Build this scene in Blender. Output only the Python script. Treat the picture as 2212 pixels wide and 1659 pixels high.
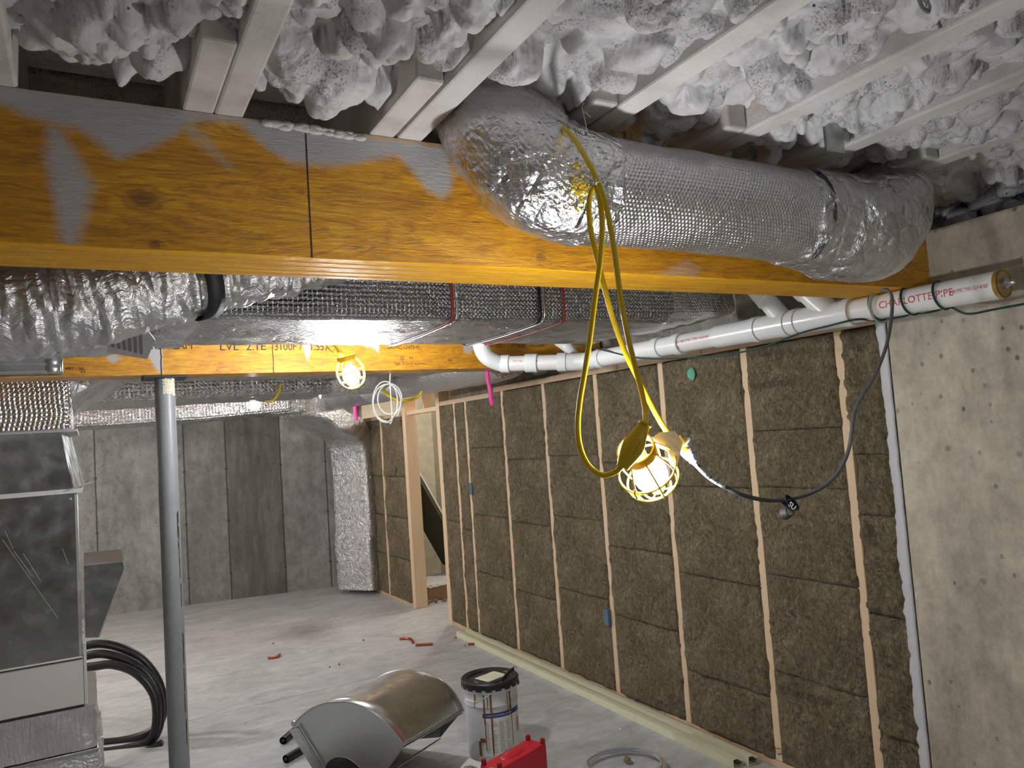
import bpy, bmesh, math, random
import numpy as np
from mathutils import Vector, Matrix, noise as mnoise
random.seed(7); rng = np.random.default_rng(7)
SC = bpy.context.scene; COL = SC.collection
for o in list(bpy.data.objects): bpy.data.objects.remove(o)

# ------------------------------------------------------------------ camera, world, exposure
H = 1.68
F_PX = 1669.05
RM = np.array([[0.8754746963715537, 0.482437672421441, 0.028247977657139225],
               [-0.4783336433344848, 0.8733896043631786, -0.09158342996791649],
               [-0.06885478681612242, 0.06666701747425662, 0.9953966682250818]])   # columns: right, forward, up
CAM = np.array([0, 0, H])
cd = bpy.data.cameras.new('camera'); cam = bpy.data.objects.new('camera', cd); COL.objects.link(cam)
cd.sensor_fit = 'HORIZONTAL'; cd.sensor_width = 36.0; cd.lens = 36.0 * F_PX / 2212.0
cd.clip_start = 0.05; cd.clip_end = 100
rt, fw, up = RM[:, 0], RM[:, 1], RM[:, 2]
cam.matrix_world = Matrix(((rt[0], up[0], -fw[0], 0), (rt[1], up[1], -fw[1], 0), (rt[2], up[2], -fw[2], H), (0, 0, 0, 1)))
SC.camera = cam
W = bpy.data.worlds.new('world'); SC.world = W; W.use_nodes = True
W.node_tree.nodes['Background'].inputs[0].default_value = (0.90, 0.94, 1.0, 1)
W.node_tree.nodes['Background'].inputs[1].default_value = 0.25
SC.view_settings.view_transform = 'Standard'; SC.view_settings.look = 'None'
SC.view_settings.gamma = 1.0; SC.view_settings.use_curve_mapping = False
SC.view_settings.exposure = 0.42
BULB_MAIN = 400.0      # emission strength of the near bulb
BULB_FAR = 680.0       # of the other bulbs of the string and the added alcove lamp
FILL_BACK = 2600.0     # unseen fill lamp added to light the back of the room
FILL_BEHIND = 130.0    # unseen fill lamps added behind the viewer
BULB_COL = (0.955, 0.975, 1.0)

def ray(x, y): return RM @ np.array([(x - 1106) / F_PX, 1.0, -(y - 829.5) / F_PX])
def at(x, y, t): return Vector(CAM + t * ray(x, y))          # point seen at (x, y) at distance t ahead
def on(ax, v, x, y):                                          # point seen at (x, y) on the plane axis = v
    d = ray(x, y); t = (v - CAM[ax]) / d[ax]; return Vector(CAM + t * d)

# ------------------------------------------------------------------ node helper
class G:
    def __init__(s, name):
        s.m = bpy.data.materials.new(name); s.m.use_nodes = True; s.t = s.m.node_tree
        s.t.nodes.clear(); s.out = s.t.nodes.new('ShaderNodeOutputMaterial'); s._tc = None
    def put(s, sock, v):
        if isinstance(v, bpy.types.NodeSocket): s.t.links.new(v, sock)
        elif v is not None:
            if sock.type == 'RGBA' and isinstance(v, (tuple, list)) and len(v) == 3: v = (*v, 1)
            if sock.type == 'RGBA' and isinstance(v, (int, float)): v = (v, v, v, 1)
            sock.default_value = v
    def n(s, typ, ins=None, **kw):
        nd = s.t.nodes.new(typ)
        for k, v in kw.items(): setattr(nd, k, v)
        for k, v in (ins or {}).items(): s.put(nd.inputs[k], v)
        return nd
    def tc(s, w='Object'):
        if s._tc is None: s._tc = s.n('ShaderNodeTexCoord')
        return s._tc.outputs[w]
    def mp(s, vec, scale=(1, 1, 1), loc=(0, 0, 0), rot=(0, 0, 0)):
        return s.n('ShaderNodeMapping', {0: vec, 'Scale': scale, 'Location': loc, 'Rotation': rot}).outputs[0]
    def noise(s, vec, sc, det=3.0, rough=0.5, dist=0.0, out=0):
        return s.n('ShaderNodeTexNoise', {'Vector': vec, 'Scale': sc, 'Detail': det, 'Roughness': rough, 'Distortion': dist}).outputs[out]
    def vor(s, vec, sc, feat='F1', out=0, rnd=1.0):
        return s.n('ShaderNodeTexVoronoi', {'Vector': vec, 'Scale': sc, 'Randomness': rnd}, feature=feat).outputs[out]
    def math(s, op, a, b=None, c=None, clamp=False):
        nd = s.n('ShaderNodeMath', operation=op, use_clamp=clamp)
        s.put(nd.inputs[0], a)
        if b is not None: s.put(nd.inputs[1], b)
        if c is not None: s.put(nd.inputs[2], c)
        return nd.outputs[0]
    def ramp(s, f, st, interp='LINEAR'):
        nd = s.n('ShaderNodeValToRGB', {0: f}); r = nd.color_ramp; r.interpolation = interp
        while len(r.elements) < len(st): r.elements.new(0.5)
        for e, (p, c) in zip(r.elements, st):
            e.position = p; e.color = (c, c, c, 1) if isinstance(c, (int, float)) else (*c, 1)
        return nd.outputs[0]
    def mix(s, f, a, b, bl='MIX'):
        nd = s.n('ShaderNodeMix', data_type='RGBA', blend_type=bl)
        s.put(nd.inputs[0], f); s.put(nd.inputs[6], a); s.put(nd.inputs[7], b); return nd.outputs[2]
    def bump(s, h, st=0.3, d=0.01, nrm=None):
        return s.n('ShaderNodeBump', {'Height': h, 'Strength': st, 'Distance': d, 'Normal': nrm}).outputs[0]
    def xyz(s, vec): return s.n('ShaderNodeSeparateXYZ', {0: vec}).outputs
    def attr(s, name, out='Fac'): return s.n('ShaderNodeAttribute', attribute_name=name).outputs[out]
    def bsdf(s, col, rough=0.5, metal=0.0, nrm=None, **kw):
        ins = {'Base Color': col, 'Roughness': rough, 'Metallic': metal, 'Normal': nrm}
        for k, v in kw.items(): ins[k.replace('_', ' ')] = v
        p = s.n('ShaderNodeBsdfPrincipled', ins); s.t.links.new(p.outputs[0], s.out.inputs[0]); return s.m

M = {}
def plain(name, col, rough=0.5, metal=0.0, var=0.0, bumps=0.0, bsc=60, **kw):
    g = G(name); o = g.tc(); c = col
    if var:
        c = g.mix(g.noise(o, 9, 4, .6), tuple(x * (1 - var) for x in col), tuple(min(1, x * (1 + var)) for x in col))
    nr = g.bump(g.noise(o, bsc, 3), bumps, .003) if bumps else None
    M[name] = g.bsdf(c, rough, metal, nr, **kw)
def hexpat(g, uv, sc, sy=1.0):
    x, y, z = g.xyz(g.mp(uv, (sc, sc * sy, 1)))
    a = g.math('COSINE', x)
    b = g.math('COSINE', g.math('ADD', g.math('MULTIPLY', x, .5), g.math('MULTIPLY', y, .866)))
    c = g.math('COSINE', g.math('SUBTRACT', g.math('MULTIPLY', x, .5), g.math('MULTIPLY', y, .866)))
    return g.math('ADD', g.math('ADD', a, b), c)
def foil(name, kind='hex', base=.78, rough=.27, crk=.4, hx=.5, sc=520, wr=0.0, spray=None):
    g = G(name); uv = g.tc('UV'); o = g.tc('Object')
    crink = g.noise(o, 22, 5, .65, 1.2); fold = g.vor(g.mp(o, (1, 1, 1)), 14, 'DISTANCE_TO_EDGE')
    h = g.math('ADD', crink, g.math('MULTIPLY', g.math('MINIMUM', fold, .12), 2.0))
    nb = g.bump(h, crk, .02)
    if kind == 'hex': nb = g.bump(hexpat(g, uv, sc), hx, .0022, nb)
    if kind == 'lines':
        x, y, z = g.xyz(uv)
        ln = g.math('SINE', g.math('MULTIPLY', x, sc)); dt = g.math('SINE', g.math('MULTIPLY', y, sc))
        nb = g.bump(g.math('ADD', g.math('MULTIPLY', ln, 1.0), g.math('MULTIPLY', g.math('MULTIPLY', dt, ln), .9)), hx, .002, nb)
    if wr:
        w = g.noise(g.mp(uv, (40, 3, 1)), 1.0, 4, .7, 1.5)
        nb = g.bump(w, wr, .02, nb)
    col = g.ramp(g.noise(o, 5, 4, .6), [(.3, (base * .86, base * .86, base * .87)), (.7, (base, base, base * 1.01))])
    r = g.ramp(g.noise(o, 8, 3), [(.3, rough), (.75, rough + .13)]); met = 1.0
    if spray:                                              # grey overspray that settled on the upper side
        z = g.math('ADD', g.xyz(o)[2], g.math('MULTIPLY', g.math('SUBTRACT', g.noise(o, 5, 4, .6), .5), .12))
        m = g.math('DIVIDE', g.math('SUBTRACT', z, spray[0]), spray[1], clamp=True)
        col = g.mix(m, col, (.42, .41, .41)); r = g.mix(m, r, .55); met = g.math('SUBTRACT', 1.0, g.math('MULTIPLY', m, .85))
    M[name] = g.bsdf(col, r, met, nb)
foil('foil_hex', 'hex', rough=.26, crk=.30, hx=.42, sc=690, spray=(.045, .03))
foil('foil_elbow', 'hex', rough=.20, crk=.55, hx=.22, sc=560, spray=(.085, .035))
foil('foil_plain_hex', 'hex', rough=.28, crk=.45, hx=.3, sc=480)
foil('foil_lines', 'lines', base=.50, rough=.24, crk=.6, hx=1.0, sc=400)
foil('foil_far', 'lines', base=.50, rough=.24, crk=.7, hx=1.0, sc=230)
foil('foil_plenum', 'lines', base=.66, rough=.16, crk=.28, hx=.8, sc=300)
foil('foil_crinkle', 'none', rough=.24, crk=.75, wr=.35)
foil('foil_smooth', 'none', base=.74, rough=.32, crk=.30, wr=.45)
foil('foil_grey', 'none', base=.50, rough=.36, crk=.15)

def galv(name, base=.55, rough=.34):
    g = G(name); o = g.tc()
    sp = g.vor(o, 55, 'F1', 1); n = g.noise(o, 6, 4, .6)
    c = g.mix(g.math('MULTIPLY', n, .5), (base * .8, base * .82, base * .82), (base * 1.15, base * 1.15, base * 1.12))
    c = g.mix(.05, c, sp, 'OVERLAY')
    M[name] = g.bsdf(c, g.ramp(g.noise(o, 12, 4), [(.3, rough - .08), (.8, rough + .12)]), 1.0, g.bump(g.noise(o, 3, 2), .25, .02))
galv('galvanized', .72, .38); galv('galvanized_dark', .52, .24); galv('steel_strap', .7, .35)

def boot_mat():
    g = G('boot_metal'); o = g.tc()
    n = g.noise(o, 7, 5, .55, .6); m = g.ramp(n, [(.50, 0.0), (.53, 1.0)])
    c = g.mix(m, (.74, .76, .75), (.58, .55, .48))
    M['boot_metal'] = g.bsdf(c, g.mix(m, .28, .42), 1.0, g.bump(g.noise(o, 2.5, 2), .2, .02))
boot_mat()

def lvl(name, knots, edge=False):
    g = G(name); o = g.tc()
    x, y, z = g.xyz(o)
    v = g.mp(o, (1.6, 1.6, 9.0)); d = None
    for kx, kz, ks in knots:
        dx = g.math('DIVIDE', g.math('SUBTRACT', x, kx), ks * 1.5); dz = g.math('DIVIDE', g.math('SUBTRACT', z, kz), ks)
        r = g.math('SQRT', g.math('ADD', g.math('MULTIPLY', dx, dx), g.math('MULTIPLY', dz, dz)))
        e = g.math('DIVIDE', 1.0, g.math('ADD', .25, g.math('MULTIPLY', r, r)))
        d = e if d is None else g.math('ADD', d, e)
    n = g.noise(v, 1.6, 6, .6, 1.8)
    f = g.math('ADD', g.math('MULTIPLY', n, 7.0), g.math('MULTIPLY', d, .85)) if d is not None else g.math('MULTIPLY', n, 7.0)
    rings = g.math('MULTIPLY', g.math('ADD', g.math('SINE', g.math('MULTIPLY', f, 5.0)), 1.0), .5)
    big = g.noise(g.mp(o, (2.2, 2, 8)), 1.0, 4, .6, .5)
    c = g.ramp(big, [(.25, (.42, .170, .006)), (.55, (.62, .285, .008)), (.8, (.76, .385, .018))])
    c = g.mix(g.math('MULTIPLY', g.math('POWER', rings, 2.0), .42), c, (.24, .08, .008))
    if d is not None:
        kd = g.ramp(g.math('MULTIPLY', d, .25), [(.30, 0.0), (.85, 1.0)])
        c = g.mix(g.math('MULTIPLY', kd, .75), c, (.16, .055, .012))
    if edge: c = g.mix(.6, c, (.78, .40, .008))
    fine = g.noise(g.mp(o, (6, 150, 14) if edge else (11, 14, 150)), 1.0, 6, .68, .5)
    c = g.mix(.5 if edge else .42, c, g.ramp(fine, [(.35, .18), (.65, .80)]), 'OVERLAY')
    mot = g.noise(g.mp(o, (9, 9, 14)), 1.0, 5, .7, 1.0); c = g.mix(.0 if edge else .30, c, g.ramp(mot, [(.35, .3), (.65, .72)]), 'OVERLAY')
    ck = g.ramp(g.noise(g.mp(o, (9, 9, 130), (3, 1, 2)), 1.0, 2, .5), [(.24, 1.0), (.27, 0.0)])
    c = g.mix(g.math('MULTIPLY', ck, .5), c, (.06, .03, .01))
    p = g.attr('paint'); pn = g.math('ADD', p, g.math('MULTIPLY', g.math('SUBTRACT', g.noise(o, 130, 5, .7), .5), .55), clamp=True)
    pn = g.math('MULTIPLY', pn, g.math('GREATER_THAN', p, .01))
    pm = g.ramp(pn, [(.08, 0.0), (.75, 1.0)])
    c = g.mix(pm, c, (.43, .42, .42))
    sp = g.ramp(g.vor(o, 38, 'F1'), [(.035, 1.0), (.06, 0.0)])
    spg = g.math('MULTIPLY', sp, g.ramp(g.noise(o, 4, 2), [(.45, 0.0), (.6, 1.0)]))
    c = g.mix(spg, c, (.65, .58, .42))
    rough = g.mix(pm, .55 if edge else .34, .62)
    h = g.math('ADD', g.noise(g.mp(o, (22, 22, 120)), 1.0, 5, .7, 1.2), g.math('MULTIPLY', spg, .6))
    M[name] = g.bsdf(c, rough, 0.0, g.bump(h, .5, .008), Coat_Weight=0.0 if edge else g.mix(pm, .25, 0.0), Coat_Roughness=.25, Specular_IOR_Level=.15 if edge else .5)

def lumber(name, c0, c1, painted=0.0):
    g = G(name); o = g.tc()
    n = g.noise(g.mp(o, (9, 9, 1.2)), 1.5, 5, .6, .8)
    c = g.mix(n, c0, c1)
    k = g.ramp(g.vor(g.mp(o, (3, 3, 1.3)), 2.5), [(.05, 1.0), (.09, 0.0)])
    c = g.mix(g.math('MULTIPLY', k, .6), c, (.25, .12, .05))
    sp = g.ramp(g.noise(o, 150, 3, .7), [(.66, 0.0), (.72, 1.0)])
    c = g.mix(g.math('MULTIPLY', sp, .25), c, (.15, .09, .05))
    M[name] = g.bsdf(c, .72, 0.0, g.bump(g.noise(g.mp(o, (60, 60, 6)), 1, 3), .25, .003))
lumber('stud_wood', (.66, .47, .29), (.82, .62, .41)); lumber('stud_dark', (.38, .22, .12), (.52, .33, .2))
lumber('plate_wood', (.50, .36, .22), (.68, .50, .34))

def joist_mat():
    g = G('sprayed_joist'); o = g.tc()
    n = g.noise(o, 5, 5, .6, .4)
    c = g.ramp(n, [(.25, (.42, .38, .35)), (.5, (.60, .57, .55)), (.75, (.68, .66, .64))])
    tan = g.ramp(g.noise(g.mp(o, (3, 1.2, 3)), 2.0, 3, .5), [(.60, 0.0), (.74, 1.0)])
    c = g.mix(g.math('MULTIPLY', tan, .45), c, (.50, .36, .22))
    spk = g.math('MULTIPLY', g.ramp(g.noise(o, 220, 2, .6), [(.60, 0.0), (.66, 1.0)]), g.ramp(g.noise(o, 6, 3), [(.50, 0.0), (.66, 1.0)]))
    c = g.mix(g.math('MULTIPLY', spk, .75), c, (.10, .08, .07))
    M['sprayed_joist'] = g.bsdf(c, .7, 0.0, g.bump(g.noise(o, 120, 4, .6), .25, .004))
joist_mat()
def foam_mat():
    g = G('spray_foam'); o = g.tc()
    c = g.ramp(g.noise(o, 7, 4, .6), [(.3, (.50, .49, .49)), (.7, (.64, .63, .63))])
    patch = g.ramp(g.noise(o, 8, 4, .6, .5), [(.48, 0.0), (.60, 1.0)])
    grit = g.noise(o, 190, 3, .7)
    dk = g.math('MULTIPLY', g.ramp(grit, [(.52, 0.0), (.62, 1.0)]), patch)
    c = g.mix(g.math('MULTIPLY', dk, .75), c, (.10, .09, .085))
    pit = g.ramp(g.vor(o, 26), [(.05, 1.0), (.085, 0.0)])
    pit = g.math('MULTIPLY', pit, g.ramp(g.noise(o, 5, 2), [(.5, 0.0), (.6, 1.0)]))
    c = g.mix(pit, c, (.05, .045, .04))
    h = g.math('SUBTRACT', g.math('MULTIPLY', g.math('MULTIPLY', grit, patch), 1.6), g.math('MULTIPLY', pit, 1.0))
    nb = g.bump(g.noise(o, 16, 3, .5), .5, .03); nb = g.bump(h, .5, .006, nb)
    M['spray_foam'] = g.bsdf(c, .58, 0.0, nb)
foam_mat()
def beige_foam():
    g = G('beige_foam'); o = g.tc()
    c = g.ramp(g.noise(o, 9, 4), [(.3, (.60, .55, .40)), (.7, (.74, .69, .53))])
    M['beige_foam'] = g.bsdf(c, .8, 0.0, g.bump(g.noise(o, 22, 3, .5, 1.2), .5, .03))
beige_foam()
def concrete_wall(name, axis, seams, patches, base=(.30, .285, .25), dark=(.16, .15, .125)):
    g = G(name); o = g.tc(); xx = g.xyz(o); u = xx[axis]; z = xx[2]
    c = g.ramp(g.noise(g.mp(o, (1.2, 1.2, .5)), 1.6, 7, .66, .1), [(.3, tuple(b * .78 for b in base)), (.62, tuple(b * 1.16 for b in base))])
    st = g.noise(g.mp(o, (7, 7, .9)), 1.3, 7, .72, .15)
    c = g.mix(.32, c, g.ramp(st, [(.3, .30), (.7, .68)]), 'OVERLAY')
    bl = g.noise(g.mp(o, (1, 1, .7)), 9, 8, .78, .1); c = g.mix(.7, c, g.ramp(bl, [(.35, .30), (.65, .70)]), 'OVERLAY')
    for a, b, f in patches:
        m = g.math('MULTIPLY', g.math('GREATER_THAN', u, a), g.math('LESS_THAN', u, b))
        m = g.math('MULTIPLY', m, g.ramp(st, [(.3, f), (.7, f * .4)]))
        c = g.mix(m, c, dark)
    hs = None
    wob = g.math('MULTIPLY', g.math('SUBTRACT', g.noise(g.mp(o, (0, 0, 3)), 2, 2), .5), .02)
    for sx in seams:
        dd = g.math('ABSOLUTE', g.math('SUBTRACT', g.math('ADD', u, wob), sx))
        l = g.ramp(dd, [(.003, 1.0), (.012, 0.0)]); hs = l if hs is None else g.math('MAXIMUM', hs, l)
        tie = g.math('SUBTRACT', g.math('FRACT', g.math('MULTIPLY', z, 1.64)), .5)
        rr = g.math('SQRT', g.math('ADD', g.math('MULTIPLY', dd, dd), g.math('MULTIPLY', g.math('MULTIPLY', tie, tie), .37)))
        hs = g.math('MAXIMUM', hs, g.ramp(rr, [(.010, 1.0), (.022, 0.0)]))
    if hs is not None: c = g.mix(g.math('MULTIPLY', hs, .9), c, (.04, .036, .03))
    v = g.vor(g.mp(g.noise(o, 20, 2, .5, 0, 1), (.03, .03, .03)) if False else g.mp(o, (1, 1, .8)), 20); pit = g.math('MULTIPLY', g.ramp(v, [(.10, 1.0), (.17, 0.0)]), g.ramp(g.noise(o, 2.6, 5, .7), [(.45, 0.0), (.58, 1.0)]))
    v2 = g.vor(o, 6); pit2 = g.math('MULTIPLY', g.ramp(v2, [(.04, 1.0), (.09, 0.0)]), .55)
    c = g.mix(g.math('MULTIPLY', pit, .7), c, (.06, .055, .045)); c = g.mix(pit2, c, (.15, .14, .12))
    h = g.math('SUBTRACT', g.noise(o, 30, 5, .65), g.math('ADD', g.math('MULTIPLY', pit, .8), hs if hs is not None else 0.0))
    M[name] = g.bsdf(c, .82, 0.0, g.bump(h, .35, .008))
concrete_wall('concrete_back', 0, [-1.6, -.78, .06, .97, 1.42, 2.03, 2.55], [(.97, 1.42, .35), (1.42, 2.03, 1.0)], base=(.25, .245, .225), dark=(.085, .08, .065))
concrete_wall('concrete_right', 1, [1.02, .2, -.7], [], base=(.46, .415, .33))
concrete_wall('concrete_plain', 0, [], [], base=(.30, .285, .25))
def floor_mat():
    g = G('floor_concrete'); o = g.tc(); x, y, z = g.xyz(o)
    c = g.ramp(g.noise(g.mp(o, (1, 2.2, 1)), 1.5, 7, .6, .7), [(.28, (.40, .415, .42)), (.5, (.49, .505, .505)), (.75, (.57, .585, .58))])
    sw = g.noise(g.mp(o, (2.0, 9, 1), (0, 0, 0), (0, 0, .35)), 1.6, 5, .65, 1.5)
    c = g.mix(.30, c, g.ramp(sw, [(.3, .33), (.7, .68)]), 'OVERLAY')
    bl = g.noise(g.mp(o, (1, 1.6, 1)), 4.5, 7, .72, 1.6); c = g.mix(.42, c, g.ramp(bl, [(.33, .30), (.67, .72)]), 'OVERLAY')
    hs = None
    for yy, x0 in ((5.55, 0), (2.3, 0)):
        dd = g.math('ABSOLUTE', g.math('SUBTRACT', g.math('SUBTRACT', y, g.math('MULTIPLY', x, .045)), yy - .05))
        l = g.ramp(dd, [(.003, 1.0), (.008, 0.0)]); hs = l if hs is None else g.math('MAXIMUM', hs, l)
    c = g.mix(g.math('MULTIPLY', hs, .65), c, (.12, .115, .105))
    dx = g.math('SUBTRACT', x, 1.72); dy = g.math('MULTIPLY', g.math('SUBTRACT', y, 7.35), .6)
    r = g.math('SQRT', g.math('ADD', g.math('MULTIPLY', dx, dx), g.math('MULTIPLY', dy, dy)))
    stn = g.math('MULTIPLY', g.ramp(r, [(.05, 1.0), (.33, 0.0)]), g.noise(o, 10, 5, .7))
    c = g.mix(stn, c, (.19, .175, .15))
    M['floor_concrete'] = g.bsdf(c, g.ramp(g.noise(o, 3, 4), [(.3, .42), (.7, .62)]), 0.0, g.bump(g.math('SUBTRACT', g.noise(o, 12, 5, .6), hs), .12, .006))
floor_mat()
def wool():
    g = G('mineral_wool'); o = g.tc()
    n1 = g.noise(o, 5, 5, .6, .6); n2 = g.noise(g.mp(o, (60, 60, 28)), 1.0, 5, .75, 2.2)
    lines = g.math('MULTIPLY', g.math('SINE', g.math('MULTIPLY', g.math('ADD', g.xyz(o)[1], g.math('MULTIPLY', g.noise(o, 6, 2), .02)), 390)), g.ramp(g.noise(o, 2.5, 3), [(.45, 0.0), (.6, 1.0)]))
    c = g.ramp(n1, [(.28, (.25, .19, .105)), (.5, (.34, .27, .16)), (.72, (.42, .345, .22))])
    c = g.mix(.85, c, g.ramp(n2, [(.34, .12), (.66, .84)]), 'OVERLAY')
    n3 = g.noise(o, 15, 6, .75, 2.5); c = g.mix(.6, c, g.ramp(n3, [(.35, .2), (.65, .78)]), 'OVERLAY')
    cr = g.ramp(g.noise(g.mp(o, (1, 1, 1.5)), 13, 5, .7, 2.4), [(.33, 1.0), (.375, 0.0)])
    c = g.mix(g.math('MULTIPLY', cr, .7), c, (.055, .04, .022))
    h = g.math('ADD', g.math('SUBTRACT', n2, g.math('MULTIPLY', cr, .8)), g.math('MULTIPLY', lines, .25))
    M['mineral_wool'] = g.bsdf(c, .95, 0.0, g.bump(n3, 1.0, .035, g.bump(h, 1.0, .012)))
wool()
plain('pvc', (.74, .735, .70), .32, var=.04); plain('pvc_fitting', (.78, .79, .78), .24)
plain('pvc_seam', (.52, .45, .36), .5)
plain('red_print', (.55, .03, .06), .6); plain('black_print', (.02, .02, .02), .7); plain('white_print', (.8, .8, .8), .6)
plain('yellow_rubber', (.72, .50, .010), .38, var=.12, bumps=.15, bsc=30); plain('yellow_plastic', (.85, .50, .01), .35)
plain('grey_rubber', (.075, .075, .078), .45, var=.2); plain('green_rubber', (.008, .045, .038), .38)
plain('black_rubber', (.012, .012, .012), .38, bumps=.5, bsc=90); plain('black_plastic', (.015, .015, .016), .4)
plain('black_strap', (.012, .012, .013), .65); plain('white_cable', (.62, .62, .58), .4)
plain('copper', (.50, .17, .09), .34, 1.0, var=.25); plain('pink_ribbon', (.75, .05, .30), .5, Transmission_Weight=0.0)
plain('column_paint', (.24, .25, .26), .42, var=.15, bumps=.35, bsc=40); plain('plate_steel', (.05, .05, .05), .55, .6)
plain('cabinet_white', (.63, .62, .585), .45); plain('edge_white', (.60, .60, .58), .6)
plain('cardboard', (.36, .21, .11), .8, var=.12); plain('paper', (.80, .80, .78), .7, bumps=.3, bsc=20)
plain('pail_white', (.66, .67, .69), .36, .1); plain('pail_black', (.018, .018, .018), .42, bumps=.3, bsc=60)
plain('adhesive', (.20, .10, .02), .25); plain('label_blue', (.02, .03, .22), .45); plain('label_grey', (.42, .42, .42), .6)
plain('dried_white', (.68, .64, .50), .8, bumps=.8, bsc=120); plain('red_plastic', (.52, .012, .03), .33, bumps=.2, bsc=20)
plain('red_dark', (.28, .01, .015), .4); plain('vinyl_trim', (.74, .73, .52), .45, var=.06)
plain('vinyl_dark', (.06, .07, .05), .7); plain('clear_tube', (.62, .66, .80), .12, Transmission_Weight=.75, IOR=1.42, Alpha=1.0)
plain('olive_board', (.11, .10, .06), .7); plain('board_white', (.80, .80, .78), .5); plain('debris_tan', (.30, .24, .17), .9, bumps=.8)
plain('chip_white', (.75, .74, .70), .8); plain('blue_plastic', (.10, .16, .24), .4); plain('green_paint', (.12, .42, .30), .8)
plain('amber_cap', (.32, .19, .01), .3, Transmission_Weight=.2); plain('sealant', (.60, .61, .63), .65, bumps=.6, bsc=25)
plain('wool_print', (.10, .078, .045), .95); plain('red_ink', (.30, .03, .03), .5); plain('ink_grey', (.12, .12, .12), .6); plain('peach', (.62, .36, .26), .6)
g = G('bulb_glow'); e = g.n('ShaderNodeEmission', {0: (*BULB_COL, 1), 1: BULB_MAIN}); g.t.links.new(e.outputs[0], g.out.inputs[0]); M['bulb_glow'] = g.m
for nm_, st_ in (('fill_glow_back', FILL_BACK), ('fill_glow_behind', FILL_BEHIND)):  # glow of the unseen fill lamps added outside the view
    g = G(nm_); e = g.n('ShaderNodeEmission', {0: (*BULB_COL, 1), 1: st_}); g.t.links.new(e.outputs[0], g.out.inputs[0]); M[nm_] = g.m
g = G('bulb_glow_far'); e = g.n('ShaderNodeEmission', {0: (*BULB_COL, 1), 1: BULB_FAR}); g.t.links.new(e.outputs[0], g.out.inputs[0]); M['bulb_glow_far'] = g.m
def cord_mat():                                            # dark cord with dried white adhesive on it
    g = G('dusty_cord'); o = g.tc()
    m = g.ramp(g.noise(o, 70, 4, .7, 1.0), [(.40, 0.0), (.52, 1.0)])
    M['dusty_cord'] = g.bsdf(g.mix(m, (.06, .06, .065), (.62, .64, .68)), .5)
cord_mat()

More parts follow.
